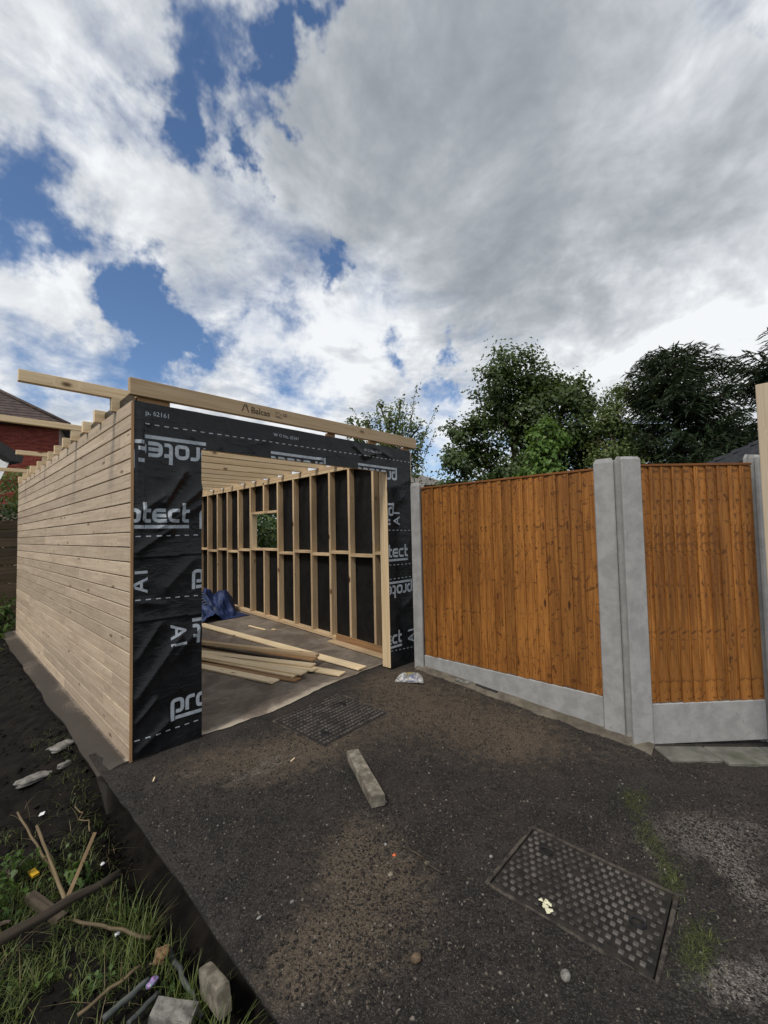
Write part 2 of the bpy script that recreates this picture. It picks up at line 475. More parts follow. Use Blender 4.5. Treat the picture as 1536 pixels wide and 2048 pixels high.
def asphalt():
    m_, nt, b = newmat('driveway_tarmac', .85, .3)
    geo = node(nt, 'ShaderNodeNewGeometry'); p = geo.outputs['Position']
    at = node(nt, 'ShaderNodeVertexColor', layer_name='patch'); s_ = node(nt, 'ShaderNodeSeparateColor', inp={0: at.outputs[0]})
    a = noise(nt, p, 5, 8, .65); f = noise(nt, p, 90, 4, .7); f2 = noise(nt, p, 260, 2, .6)
    vo = nt.nodes.new('ShaderNodeTexVoronoi'); nt.links.new(p, vo.inputs['Vector']); vo.inputs['Scale'].default_value = 190
    agg = node(nt, 'ShaderNodeSeparateColor', inp={0: vo.outputs['Color']}).outputs[0]
    c_ = mix(nt, maprange(nt, a, .3, .7), (.010, .0095, .009), (.034, .029, .026))
    big = noise(nt, p, 1.3, 6, .7, .6)
    c_ = mix(nt, maprange(nt, big, .45, .65, 0, .45), c_, (.042, .032, .025))
    c_ = mix(nt, maprange(nt, f, .50, .70, 0, .85), c_, (.072, .062, .054))
    c_ = mix(nt, maprange(nt, f, .50, .30, 0, .75), c_, (.006, .0055, .005))
    c_ = mix(nt, maprange(nt, agg, .86, .99, 0, .55), c_, (.10, .09, .08))
    mud = mix(nt, maprange(nt, f, .3, .7), (.045, .034, .025), (.15, .117, .083))
    br = noise(nt, p, 14, 6, .75)
    c_ = mix(nt, maprange(nt, math_n(nt, 'ADD', s_.outputs[0], math_n(nt, 'MULTIPLY', math_n(nt, 'SUBTRACT', br, .5), 1.5)), .22, .85, 0, .9), c_, mud)
    gr = mix(nt, maprange(nt, f, .35, .68), (.05, .044, .039), (.19, .172, .15))
    gr = mix(nt, maprange(nt, agg, .75, .98, 0, .8), gr, (.36, .33, .30))
    c_ = mix(nt, maprange(nt, math_n(nt, 'ADD', s_.outputs[2], math_n(nt, 'MULTIPLY', math_n(nt, 'SUBTRACT', br, .5), 1.6)), .25, .9, 0, .85), c_, gr)
    mo = mix(nt, maprange(nt, f, .35, .65), (.014, .018, .006), (.055, .062, .018))
    c_ = mix(nt, maprange(nt, math_n(nt, 'ADD', s_.outputs[1], math_n(nt, 'MULTIPLY', math_n(nt, 'SUBTRACT', br, .5), 2.6)), .3, .95, 0, .85), c_, mo)
    nt.links.new(c_, b.inputs['Base Color'])
    h = math_n(nt, 'ADD', math_n(nt, 'MULTIPLY', vo.outputs['Distance'], -.7), math_n(nt, 'MULTIPLY', f, 1.0))
    bump(nt, b, math_n(nt, 'ADD', h, math_n(nt, 'MULTIPLY', f2, .4)), .9, .008)
    return m_


m_asph = asphalt()


def slabmat():
    m_, nt, b = newmat('garage_slab_concrete', .85, .3)
    geo = node(nt, 'ShaderNodeNewGeometry'); p = geo.outputs['Position']
    at = node(nt, 'ShaderNodeVertexColor', layer_name='patch'); s_ = node(nt, 'ShaderNodeSeparateColor', inp={0: at.outputs[0]})
    a = noise(nt, p, 2.2, 9, .65, .6); f = noise(nt, p, 60, 5, .7); st = noise(nt, vmath(nt, 'MULTIPLY', p, (1.6, 9, 1)), 2.4, 6, .65)
    c_ = mix(nt, maprange(nt, a, .34, .68), (.12, .094, .073), (.25, .21, .17))
    c_ = mix(nt, maprange(nt, st, .45, .7, 0, .55), c_, (.080, .062, .048))
    c_ = mix(nt, maprange(nt, f, .5, .75, 0, .5), c_, (.22, .19, .16))
    c_ = mix(nt, maprange(nt, math_n(nt, 'ADD', s_.outputs[2], math_n(nt, 'MULTIPLY', math_n(nt, 'SUBTRACT', noise(nt, p, 11, 6, .75), .5), 1.7)), .3, .9, 0, .9), c_, (.38, .335, .265))
    c_ = mix(nt, maprange(nt, math_n(nt, 'ADD', s_.outputs[0], math_n(nt, 'MULTIPLY', math_n(nt, 'SUBTRACT', f, .5), 1.2)), .2, .8, 0, .95), c_, (.044, .038, .032))
    nt.links.new(c_, b.inputs['Base Color'])
    bump(nt, b, math_n(nt, 'ADD', f, math_n(nt, 'MULTIPLY', a, .6)), .5, .006)
    return m_


m_slab = slabmat()


def simple(name, c1, c2, scale=8, rough=.8, spec=.3, b_str=.3, b_dist=.01, detail=6, metal=0.0, obj=False):
    m_, nt, b = newmat(name, rough, spec); b.inputs['Metallic'].default_value = metal
    p = node(nt, 'ShaderNodeTexCoord').outputs['Object'] if obj else node(nt, 'ShaderNodeNewGeometry').outputs['Position']
    a = noise(nt, p, scale, detail, .65)
    nt.links.new(mix(nt, maprange(nt, a, .35, .65), c1, c2), b.inputs['Base Color'])
    bump(nt, b, a, b_str, b_dist)
    return m_


m_soil = simple('garden_soil', (.0035, .003, .0026), (.012, .010, .0085), 9, .95, .15, .9, .03, 10)
m_ground = simple('far_ground', (.03, .035, .015), (.06, .06, .03), 3)
m_iron = simple('cast_iron', (.010, .009, .008), (.028, .024, .020), 30, .8, .3, .4, .003)
m_iron_worn = simple('worn_iron_block', (.024, .021, .019), (.095, .085, .076), 8, .6, .45, .4, .002, 8)
m_iron_dirt = simple('dirty_iron', (.024, .020, .017), (.085, .073, .060), 22, .8, .3, .6, .004)
m_dark = simple('black_edge', (.008, .008, .009), (.02, .02, .022), 20, .6)
m_white = simple('white_board', (.62, .63, .65), (.74, .75, .76), 12, .5)
m_slate = simple('slate_tile', (.028, .030, .036), (.052, .055, .063), 14, .6, .4)
m_rooftile = simple('brown_roof_tile', (.045, .034, .032), (.085, .06, .052), 5, .8)
m_mortar = simple('mortar', (.20, .15, .13), (.28, .21, .18), 20)
m_greyroof = simple('grey_roof', (.12, .11, .10), (.17, .155, .14), 3)
m_bark = simple('bark', (.035, .027, .02), (.09, .07, .055), 14, .9, .2, .8, .02)
m_pole = simple('galvanised_pole', (.25, .26, .27), (.40, .41, .42), 30, .4, .5, .1, .002, metal=.6)
m_ink_white = simple('silver_print', (.30, .34, .38), (.40, .44, .48), 40, .5, .4, .05, .001)
m_ink_dark = simple('brown_ink', (.05, .032, .022), (.10, .065, .045), 90, .8, .2, .02, .001)


def brickmat():
    m_, nt, b = newmat('red_brick', .85, .25)
    g_ = node(nt, 'ShaderNodeNewGeometry')
    rp = noise(nt, vmath(nt, 'MULTIPLY', g_.outputs['Position'], (3.3, 3.3, 13.)), 1.0, 1, .5)
    c_ = mix(nt, maprange(nt, rp, .3, .7), (.15, .030, .022), (.27, .065, .045))
    nt.links.new(c_, b.inputs['Base Color']); return m_


m_brick = brickmat()


def membrane():
    m_, nt, b = newmat('black_breather_membrane', .42, .32)
    p = node(nt, 'ShaderNodeNewGeometry').outputs['Position']
    a = noise(nt, p, 5, 7, .65); f = noise(nt, p, 700, 2, .5)
    c_ = mix(nt, maprange(nt, a, .35, .7), (.0055, .006, .007), (.013, .014, .016))
    nt.links.new(c_, b.inputs['Base Color'])
    nt.links.new(maprange(nt, a, .3, .7, .24, .36), b.inputs['Roughness'])
    rp = node(nt, 'ShaderNodeMapping', inp={0: p, 2: (0, R(38), 0), 3: (2.2, 2.2, 7.5)}).outputs[0]
    rd = math_n(nt, 'SUBTRACT', 1.0, math_n(nt, 'ABSOLUTE', math_n(nt, 'MULTIPLY', math_n(nt, 'SUBTRACT', noise(nt, rp, 1.3, 3, .5, .5), .5), 7.0)), clamp=True)
    rd = math_n(nt, 'POWER', rd, 3.0)
    bump(nt, b, math_n(nt, 'ADD', math_n(nt, 'ADD', math_n(nt, 'MULTIPLY', f, .06), noise(nt, p, 24, 4, .55)), math_n(nt, 'MULTIPLY', rd, .4)), .38, .007)
    return m_


m_mem = membrane()
m_mem_in = simple('membrane_inside', (.004, .004, .0045), (.010, .010, .011), 9, .6, .3, .25, .01)


def leafmat(name, c1, c2, trans=.35, rough=.5):
    m_ = bpy.data.materials.new(name); m_.use_nodes = True; nt = m_.node_tree; b = nt.nodes['Principled BSDF']
    at = node(nt, 'ShaderNodeVertexColor', layer_name='patch'); s_ = node(nt, 'ShaderNodeSeparateColor', inp={0: at.outputs[0]})
    c_ = mix(nt, s_.outputs[0], c1, c2)
    nt.links.new(c_, b.inputs['Base Color']); b.inputs['Roughness'].default_value = rough; b.inputs['Specular IOR Level'].default_value = .35
    tr = node(nt, 'ShaderNodeBsdfTranslucent'); nt.links.new(mix(nt, .5, c_, (.16, .22, .03)), tr.inputs[0])
    ms_ = node(nt, 'ShaderNodeMixShader', inp={0: trans, 1: b.outputs[0], 2: tr.outputs[0]})
    nt.links.new(ms_.outputs[0], nt.nodes['Material Output'].inputs[0])
    return m_


m_syc = leafmat('sycamore_leaf', (.026, .052, .016), (.085, .125, .040), .28)
m_sap = leafmat('maple_sapling_leaf', (.06, .13, .022), (.14, .24, .05), .35)
m_birch = leafmat('birch_leaf', (.07, .11, .03), (.15, .19, .065), .35)
m_pear = leafmat('pear_leaf', (.07, .12, .03), (.17, .22, .08), .35)
m_spruce = leafmat('spruce_needle', (.020, .038, .020), (.055, .085, .040), .15)
m_laurel = leafmat('laurel_leaf', (.03, .06, .016), (.09, .14, .04), .25, .35)
m_grass = leafmat('grass_blade', (.04, .075, .016), (.16, .19, .055), .3)
m_weed = leafmat('weed_leaf', (.04, .08, .02), (.09, .15, .035), .3)
m_straw = leafmat('dry_straw', (.12, .09, .04), (.28, .22, .12), .2)

# ------------------------------------------------------------------ ground
MH = [((1.357, -.457), R(4.0), .755, .625), ((1.056, -2.536), R(-86.0), .66, .55)]


def in_mh(X, Y, k, grow):
    (cx, cy), a, L, W = MH[k]
    u = (X - cx) * math.cos(a) + (Y - cy) * math.sin(a); v = -(X - cx) * math.sin(a) + (Y - cy) * math.cos(a)
    return (np.abs(u) < L / 2 + grow) & (np.abs(v) < W / 2 + grow)


def drive_z(X, Y):
    z = gz(X, Y) + .010 * fbm(X * 2.1, Y * 2.1, 3, 3) + .007 * fbm(X * 9, Y * 9, 5, 3) + .004 * fbm(X * 33, Y * 33, 8, 2)
    near = sstep(Y, -.35, .1)
    z = z * (1 - near) + (gz(X, Y) - .006 + .3 * (z - gz(X, Y))) * near
    for k in (0, 1):
        z = np.where(in_mh(X, Y, k, -.008), gz(X, Y) - .035, np.where(in_mh(X, Y, k, .03), gz(X, Y) + .001 + .5 * (z - gz(X, Y)), z))
    return z


def blob(X, Y, cx, cy, rx, ry, a=0):
    c, s = math.cos(a), math.sin(a); u = ((X - cx) * c + (Y - cy) * s) / rx; v = (-(X - cx) * s + (Y - cy) * c) / ry
    return np.exp(-(u * u + v * v))


def edge_drive(X, Y):
    w = sstep(X, .6, -.18); X2 = X + w * (.009 * fbm(Y * 3.1, Y * 0 + 2, 9, 3))
    return X2, Y


V, F, X, Y, I = grid(-.18, 6.4, -5.2, .34, .02, drive_z, edge_drive)
mud = .95 * blob(X, Y, .45, -1.85, .28, .42, R(-25)) + .8 * blob(X, Y, .0, -1.98, .22, .2) + .85 * blob(X, Y, .80, -.70, .55, .32) + .5 * blob(X, Y, .3, -.35, .4, .25) + .75 * blob(X, Y, 2.1, -.9, .8, .8) + .6 * blob(X, Y, 2.2, -1.7, .5, .35) \
    + .45 * blob(X, Y, 2.5, -.2, .6, .3) + .35 * blob(X, Y, 2.5, -2.3, .3, .3)
moss = .5 * blob(X, Y, 1.12, -2.93, .20, .08) + .3 * blob(X, Y, 1.8, -2.6, .35, .10) + 1.0 * blob(X, Y, 2.02, -2.5, .14, .07) + .9 * blob(X, Y, 1.64, -2.68, .20, .055, R(30)) + .8 * blob(X, Y, 1.42, -2.8, .13, .06) + .9 * blob(X, Y, 1.08, -2.95, .16, .05) + .3 * blob(X, Y, 1.5, -3.0, .3, .12)
grav = .75 * blob(X, Y, 1.95, -2.85, .42, .20, R(-35)) + .12 * blob(X, Y, 2.3, -3.0, .6, .4) + .8 * blob(X, Y, 1.66, -3.05, .26, .10, R(20)) + 1.1 * blob(X, Y, 1.05, -3.09, .22, .10, R(-35)) + .5 * blob(X, Y, 1.5, -2.72, .2, .04, R(30)) \
    + .55 * blob(X, Y, .55, -.72, .3, .12) + .35 * blob(X, Y, 1.2, -.75, .3, .06)
A4 = np.stack([mud.ravel(), moss.ravel(), grav.ravel(), np.ones(mud.size)], -1)
V, F = skirt(V, F, I[:, 0][::-1], .42, .20); A4 = np.vstack([A4, np.tile([.2, .15, 0, 1], (4 * I.shape[0], 1))])
drive = mobj('driveway', V, F, m_asph, smooth=True, attr=A4); tag(drive, kind='structure')

# slab of the garage, with a worn ragged front edge and a strip outside the clad wall
EX = np.array([-.2, .45, 1.06, 1.70, 2.68, 3.2]); EY = np.array([.0, .0, -.02, .127, .2, .25])


def edge_slab(X, Y):
    y0 = np.interp(X, EX, EY) + .022 * fbm(X * 7, X * 0 + 1, 21, 4)
    t = (Y - Y.min()) / (Y.max() - Y.min()); t = t ** 1.6
    Y2 = y0 + (6.15 - y0) * t
    w = sstep(X, .1, -.17); X2 = X + w * (.03 * fbm(Y2 * 2.2, Y2 * 0 + 5, 25, 3) - .0 * Y2)
    return X2, Y2


def slab_z(X, Y):
    return gz(X, Y) + .006 + .005 * fbm(X * 3, Y * 3, 31, 3) + .003 * fbm(X * 14, Y * 14, 33, 3) - .02 * sstep(X, -.05, -.19)


V, F, X, Y, I = grid(-.19, 3.12, 0, 6.15, .035, slab_z, edge_slab)
front = np.interp(X, EX, EY); dy = Y - front
pale = 1.0 * np.exp(-(dy / .09) ** 2) * sstep(fbm(X * 2.5, Y * 2.5, 40, 3), -.35, .4) + .35 * blob(X, Y, .8, .6, .4, .5)
damp = 1.0 * sstep(X, .0, -.06) * (.6 + .4 * sstep(fbm(X * 4, Y * 2, 44, 3), -.4, .3))
A4 = np.stack([damp.ravel(), damp.ravel() * 0, pale.ravel(), np.ones(damp.size)], -1)
lp = np.concatenate([I[:, 0][::-1], I[0, 1:]])
V, F = skirt(V, F, lp, .40, .05); A4 = np.vstack([A4, np.tile([1.0, 0, 0, 1], (4 * len(lp), 1))])
slab = mobj('garage_floor', V, F, m_slab, smooth=True, attr=A4); tag(slab, kind='structure')


def soil_z(X, Y):
    z = -.27 + .05 * fbm(X * 1.3, Y * 1.3, 51, 4) + .025 * fbm(X * 6, Y * 6, 55, 4) + .012 * fbm(X * 22, Y * 22, 57, 2)
    z += .06 * sstep(X, -.45, -1.2) + .17 * sstep(Y, -.2, .9) * np.exp(-((X + .15) / .35) ** 2) + .05 * sstep(Y, -.8, -.3) - .11 * np.exp(-((X + .14) / .11) ** 2) * sstep(Y, .5, -.3) - .30 * sstep(X, -.10, .0) * sstep(Y, -.2, .4)
    return z


V, F, X, Y, I = grid(-4.0, .03, -3.4, 8.0, .035, soil_z)
soil = mobj('garden_soil', V, F, m_soil, smooth=True); tag(soil, kind='structure')
S = 900
gnd = mobj('ground', [(-S, -S, -.62), (S, -S, -.62), (S, S, -.62), (-S, S, -.62)], np.array([[0, 1, 2, 3]]), m_ground); tag(gnd, kind='structure')

# ------------------------------------------------------------------ garage
gar = empty('timber_garage', (0, 0, 0), 'half-built timber garage with pine cladding, black membrane front and open rafters', 'garage')
W_, D_ = 2.95, 5.88
ROW = .1022


def topz(y): return 2.447 - .010 * y


# clad wall
lw = empty('clad_wall', (0, 0, 0), parent=gar)
r0 = random.Random(5)
for k in range(24):
    z1 = 2.452 - k * ROW; zc = z1 - ROW / 2 + .002
    cuts = [0.0]
    for _ in range(2):
        if r0.random() < .72: cuts.append(r0.choice([.28, .42, .62, .95, 1.5, 2.1, 2.7, 3.3, 3.9, 4.5]) + r0.uniform(-.04, .04))
    cuts = sorted(set(cuts)) + [D_]
    e0 = r0.uniform(-.006, .004)
    for a, b in zip(cuts[:-1], cuts[1:]):
        if b - a < .12: continue
        dx = r0.uniform(-.0015, .0015)
        tp = .0
        timber('cladding_board', lw, (-.010 + dx, (e0 if a == 0 else a + .0025), zc), (-.010 + dx + r0.uniform(-.001, .001), b - .0025, zc + r0.uniform(-.0012, .0012)), ROW - .006, .019, m_clad, .004, up=(-1, 0, 0))
mobj('wall_membrane', [(.0025, .006, -.0), (.0025, D_, 0), (.0025, D_, topz(D_) + .035), (.0025, .006, topz(0) + .085)], np.array([[0, 3, 2, 1]]), m_mem, lw)
mobj('wall_membrane', [(.006, .006, -.0), (.006, D_, 0), (.006, D_, topz(D_) + .035), (.006, .006, topz(0) + .085)], np.array([[0, 1, 2, 3]]), m_mem_in, lw)
for k in range(9): box('stud', lw, .008, .098, .12 + k * .66, .158 + k * .66, .05, 2.395 - .010 * (.12 + k * .66), m_stud)
timber('bottom_plate', lw, (.053, .01, .03), (.053, D_, .03), .09, .04, m_stud)
timber('top_plate', lw, (.053, .0, topz(0) - .025), (.053, D_, topz(D_) - .025), .09, .045, m_stud)

# framed wall opposite, seen from inside
rw = empty('framed_wall', (2.9, 0, 0), parent=gar)
XI, XO = 2.85, 2.943


def floor_r(y): return .012 + float(gz(2.85, y))


SY = [5.72, 5.30, 4.87, 4.46, 4.04, 3.60, 3.16, 2.73, 2.30, 1.85, 1.42, 1.02, 0.56]
WZ0, WZ1 = 1.235, 1.85
r1 = random.Random(3)
timber('bottom_plate', rw, (2.8965, .12, floor_r(.12) + .022), (2.8965, D_, floor_r(D_) + .022), .095, .044, m_stud)
timber('top_plate', rw, (2.8965, .0, topz(0) - .025), (2.8965, D_, topz(D_) - .025), .095, .045, m_stud)
timber('wall_plate', rw, (2.872, .1, topz(.1) - .068), (2.872, D_, topz(D_) - .068), .044, .040, m_rafter)
for y in SY:
    b0 = floor_r(y) + .045; t0 = topz(y) - .05
    if abs(y - 3.16) < .01:
        box('stud', rw, XI, XO, y - .038, y, b0, WZ0 - .001, m_stud); box('stud', rw, XI, XO, y - .038, y, WZ1 + .041, t0, m_stud)
    else:
        dx = r1.uniform(-.004, .003)
        box('stud', rw, XI + dx, XO, y - .038, y, b0, t0, m_stud)
box('window_sill_rail', rw, XI - .003, XO, 2.732, 3.560, WZ0 + .001, WZ0 + .040, m_stud)
box('window_head_rail', rw, XI - .003, XO, 2.732, 3.560, WZ1, WZ1 + .040, m_stud)
box('window_jamb', rw, XI + .002, XO, 3.522, 3.5595, WZ0 + .042, WZ1 - .001, m_rafter)
for a, b in zip(SY[1:], SY[:-1]):
    if a > 2.6 and a < 3.4: continue
    k = SY.index(a); zc = 1.238 if k % 2 else 1.205
    box('noggin', rw, XI + .002, XO, a + .001, b - .039, zc - .02, zc + .02, m_stud)
box('noggin', rw, XI + .002, XO, .12, .521, 1.22, 1.26, m_stud)


def msheet(name, parent, plane, a0, a1, z0, z1, step, fn, mat, flip=False):
    na = max(2, int((a1 - a0) / step) + 1); nz = max(2, int((z1 - z0) / step) + 1)
    A_, Z_ = np.meshgrid(np.linspace(a0, a1, na), np.linspace(z0, z1, nz)); H = fn(A_, Z_)
    V = np.stack([A_, H, Z_], -1) if plane == 'y' else np.stack([H, A_, Z_], -1)
    i = np.arange(na * nz).reshape(nz, na); F = np.stack([i[:-1, :-1], i[:-1, 1:], i[1:, 1:], i[1:, :-1]], -1).reshape(-1, 4)
    if flip: F = F[:, ::-1]
    return mobj(name, V.reshape(-1, 3), F, mat, parent, smooth=True)


def rwf(A_, Z_): return XO + .004 + .012 * np.abs(fbm(A_ * 2.2, Z_ * 1.3, 61, 3)) * (np.abs(np.sin(A_ * math.pi / .43)) ** .5)


for (a0, a1, z0, z1) in ((-.0, 2.735, -.05, 2.44), (3.56, D_, -.05, 2.42), (2.735, 3.56, -.05, WZ0 + .02), (2.735, 3.56, WZ1 + .02, 2.43)):
    msheet('membrane', rw, 'x', a0, a1, z0, z1, .045, rwf, m_mem_in, True)
# far end wall
bw = empty('end_wall', (1.5, D_, 0), parent=gar)
for k in range(7): box('stud', bw, .15 + k * .43, .188 + k * .43, D_ - .1, D_ - .01, .12, 2.34, m_stud)
timber('top_plate', bw, (.1, D_ - .05, 2.362), (2.849, D_ - .05, 2.362), .09, .042, m_stud)
msheet('membrane', bw, 'y', .0, 2.95, -.02, 2.4, .1, lambda A_, Z_: D_ + .004 + .01 * fbm(A_ * 2, Z_ * 2, 71, 2), m_mem_in)

# front wall
fw = empty('front_wall', (1.5, 0, 0), parent=gar)
DL, DR, DT = .468, 2.54, 2.168
CRE = [((.02, 1.66), (.20, 1.80), .034, .014), ((.20, 1.74), (.34, 1.98), .03, .016), ((.02, 1.40), (.24, 1.55), .028, .013), ((.20, 1.62), (.468, 1.86), .04, .018), ((.16, 1.56), (.468, 1.74), .03, .010),
       ((.02, .66), (.17, .88), .026, .013), ((.02, .40), (.30, .76), .038, .018), ((.02, .24), (.14, .36), .02, .012), ((.25, .60), (.44, .80), .035, .010), ((.03, .05), (.22, .18), .03, .010),
       ((.22, 1.14), (.40, 1.32), .045, .009), ((.02, 1.05), (.2, 1.02), .03, .006), ((.09, 2.30), (.13, 2.44), .02, .007), ((.40, 2.25), (.44, 2.42), .03, .007), ((.62, 2.2), (.66, 2.44), .03, .008),
       ((.90, 2.26), (1.2, 2.40), .05, .005), ((1.6, 2.2), (1.75, 2.42), .03, .006), ((2.05, 2.40), (2.2, 2.30), .02, .012), ((2.2, 2.30), (2.35, 2.35), .02, .010), ((2.35, 2.42), (2.6, 2.34), .03, .008),
       ((2.6, 2.0), (2.9, 2.1), .05, .006), ((2.55, 1.75), (2.8, 1.9), .04, .006), ((2.6, .55), (2.9, .72), .05, .005)]


def wrinkle(x, z):
    x = np.asarray(x, float); z = np.asarray(z, float); h = .004 * fbm(x * 3.1, z * 2.3, 81, 3) + .0025 * fbm(x * 9 + z * 4, z * 7 - x * 4, 85, 3)
    for (x0, z0), (x1, z1), w, a in CRE:
        dx, dz = x1 - x0, z1 - z0; L2 = dx * dx + dz * dz; t = ((x - x0) * dx + (z - z0) * dz) / L2; tc_ = np.clip(t, 0, 1)
        d = np.sqrt((x - x0 - tc_ * dx) ** 2 + (z - z0 - tc_ * dz) ** 2)
        h = h + a * np.exp(-(d / w) ** 1.35)
    for s, e_ in ((1.357, .010), (.912, -.008)):
        sl = s + e_ * (x / .468 - .5)
        h = h + np.where(x < .5, .005 * np.exp(-np.maximum(0, z - sl) / .05) * (z > sl), 0)
    h = h + np.where(x < .066, .006 * sstep(z, 1.45, 1.75), 0) * sstep(x, .0, .02) + .010 * np.exp(-((x - .03 - .012 * np.sin(z * 9)) / .012) ** 2) * sstep(z, 1.5, 1.9)
    tk = np.minimum(np.minimum(np.abs(x - .0), np.abs(x - W_)), .05) / .05   # pinned at the corners
    return 1.5 * h * (.25 + .75 * tk)


def ff(x, z): return -.006 - wrinkle(x, z)


PAN = [(0.0, DL, .0, DT), (DR, W_, .0, DT), (0.0, W_, DT, 2.452)]
msheet('membrane', fw, 'y', 0.0, DL, .004, DT, .008, ff, m_mem)
msheet('membrane', fw, 'y', DR, W_, -.0, DT, .012, ff, m_mem)
msheet('membrane', fw, 'y', 0.0, W_, DT, 2.452, .012, ff, m_mem)
# framing behind the front membrane
for x0, x1 in ((.10, .138), (DL - .042, DL - .003), (DR + .002, DR + .042), (2.80, 2.849)):
    box('stud', fw, x0, x1, .006, .102, .012, 2.40, m_stud)
box('door_jamb', fw, DR - .002, DR + .0015, -.004, .118, .012, DT + .02, m_rafter)
box('header', fw, DL - .002, DR - .003, .006, .05, DT + .003, DT + .10, m_rafter)
box('top_plate', fw, .1, 2.849, .006, .102, 2.402, 2.447, m_stud)
box('corner_trim', fw, -.020, -.001, -.012, -.0075, .0, 2.44, m_plank_old)
box('corner_batten', fw, W_ + .001, W_ + .012, -.004, .02, .0, 2.44, m_plank)
# loose offcuts nailed along the foot of the framed wall
timber('sole_board', rw, (2.835, .16, floor_r(.16) + .05), (2.835, 1.27, floor_r(1.27) + .05), .022, .095, m_plank_old)
timber('sole_board', rw, (2.765, .16, floor_r(.16) + .012), (2.755, 1.30, floor_r(1.3) + .012), .105, .022, m_stud)

# rafters and their firring strips
roof = empty('roof_frame', (1.5, 3, 2.4), parent=gar)
RY = [.345, .765, 1.21, 1.63, 2.04, 2.51, 2.94, 3.35, 3.74, 4.20, 4.55, 4.97, 5.50]
for k, y in enumerate(RY):
    zb = topz(y) + .001; ex = -.06 + r1.uniform(-.012, .012)
    timber('rafter', roof, (ex, y + .0235, zb + .05), (2.99 + r1.uniform(-.02, .02), y + .0235 + r1.uniform(-.01, .01), zb + .05), .047, .10, m_rafter)
for k, xl, hh in ((0, -.585, .078), (3, -.60, .052), (7, -.30, .05), (11, -.40, .05)):
    y = RY[k]; zb = topz(y) + .103
    timber('firring_strip', roof, (xl, y + .02, zb + hh / 2), ((.22 if k == 0 else 2.9), y + .024, zb + hh / 2 - .004), .046, hh, m_rafter)
# front beam on packers
bm_o = box('front_beam', roof, -.035, 3.035, -.032, .014, 2.487, 2.606, m_beam, .003)
for x in (.02, 1.72, 2.30, 2.85): box('packer', roof, x, x + (.22 if x == .02 else .09), .002, .05, 2.449, 2.4865, m_plank_old)

# ------------------------------------------------------------------ print on the membrane
XH = .1; SW = .245


def fillet(pts, r, closed=False):
    pts = [np.array(p, float) for p in pts]; out = []
    n = len(pts)
    for k in range(n):
        if not closed and k in (0, n - 1): out.append(pts[k]); continue
        p, a, b = pts[k], pts[k - 1], pts[(k + 1) % n]
        va = a - p; vb = b - p; la = np.linalg.norm(va); lb = np.linalg.norm(vb); rr = min(r, la * .49, lb * .49)
        s, e_ = p + va / la * rr, p + vb / lb * rr
        for t in np.linspace(0, 1, 7): out.append((1 - t) ** 2 * s + 2 * t * (1 - t) * p + t * t * e_)
    if closed: out.append(out[0])
    return out


GL = {'p': (.98, [([(.12, -.46), (.12, .88), (.78, .88), (.78, .12), (.34, .12)], .26)]),
      'r': (.72, [([(.12, 0), (.12, .88), (.64, .88)], .26)]),
      'o': (1.02, [([(.13, .12), (.13, .88), (.84, .88), (.84, .12), (.13, .12)], .3)]),
      't': (.72, [([(.2, 1.42), (.2, .12), (.62, .12)], .22), ([(.2, .84), (.62, .84)], 0)]),
      'e': (1.0, [([(.90, .12), (.12, .12), (.12, .88), (.88, .88)], .3), ([(.2, .5), (.88, .5)], 0)]),
      'c': (.94, [([(.84, .12), (.12, .12), (.12, .88), (.84, .88)], .3)])}
GL['o'] = (1.02, [([(.48, .12), (.13, .12), (.13, .88), (.84, .88), (.84, .12), (.48, .12)], .3)])


def strip(pts, w, across=4, step=.06):
    pts = np.array(pts, float); seg = np.linalg.norm(np.diff(pts, axis=0), axis=1); s = np.concatenate([[0], np.cumsum(seg)])
    keep = np.concatenate([[True], seg > 1e-9]); pts = pts[keep]; s = s[keep]
    t = np.linspace(0, s[-1], max(2, int(s[-1] / step) + 1))
    px = np.interp(t, s, pts[:, 0]); py = np.interp(t, s, pts[:, 1]); tx = np.gradient(px); ty = np.gradient(py); l = np.hypot(tx, ty); nx, ny = -ty / l, tx / l
    o_ = np.linspace(-.5, .5, across + 1) * w
    gx = px[:, None] + nx[:, None] * o_; gy = py[:, None] + ny[:, None] * o_
    i = np.arange(gx.size).reshape(gx.shape); F = np.stack([i[:-1, :-1], i[1:, :-1], i[1:, 1:], i[:-1, 1:]], -1).reshape(-1, 4)
    return np.stack([gx.ravel(), gy.ravel()], -1), F


def word(txt, bar=True):
    x = 0; out = []
    for ch in txt:
        adv, st = GL[ch]
        for pts, r_ in st:
            q = fillet(pts, r_) if r_ else pts
            out.append(strip([(px + x, py) for px, py in q], SW))
        x += adv
    if bar: out.append(strip([(.30, -.30), (x - .08, -.30)], .24))
    return out, x - .06


def fonttext(txt, size):
    cu = bpy.data.curves.new('t', 'FONT'); cu.body = txt; cu.size = size; cu.offset = size * .012
    ob = bpy.data.objects.new('t', cu); col.objects.link(ob); dg = bpy.context.evaluated_depsgraph_get(); dg.update()
    me = bpy.data.meshes.new_from_object(ob.evaluated_get(dg)); 
    bm = bmesh.new(); bm.from_mesh(me); bmesh.ops.triangulate(bm, faces=bm.faces[:]); bmesh.ops.subdivide_edges(bm, edges=bm.edges[:], cuts=3, use_grid_fill=True)
    bm.verts.index_update(); V = [(v.co.x, v.co.y) for v in bm.verts]; F = [[v.index for v in f.verts] for f in bm.faces]; bm.free()
    bpy.data.objects.remove(ob); bpy.data.meshes.remove(me); bpy.data.curves.remove(cu)
    return np.array(V), F


def on_panel(x, z):
    return any(a <= x <= b and c <= z <= d for a, b, c, d in PAN)


PW, PX = word('protect')


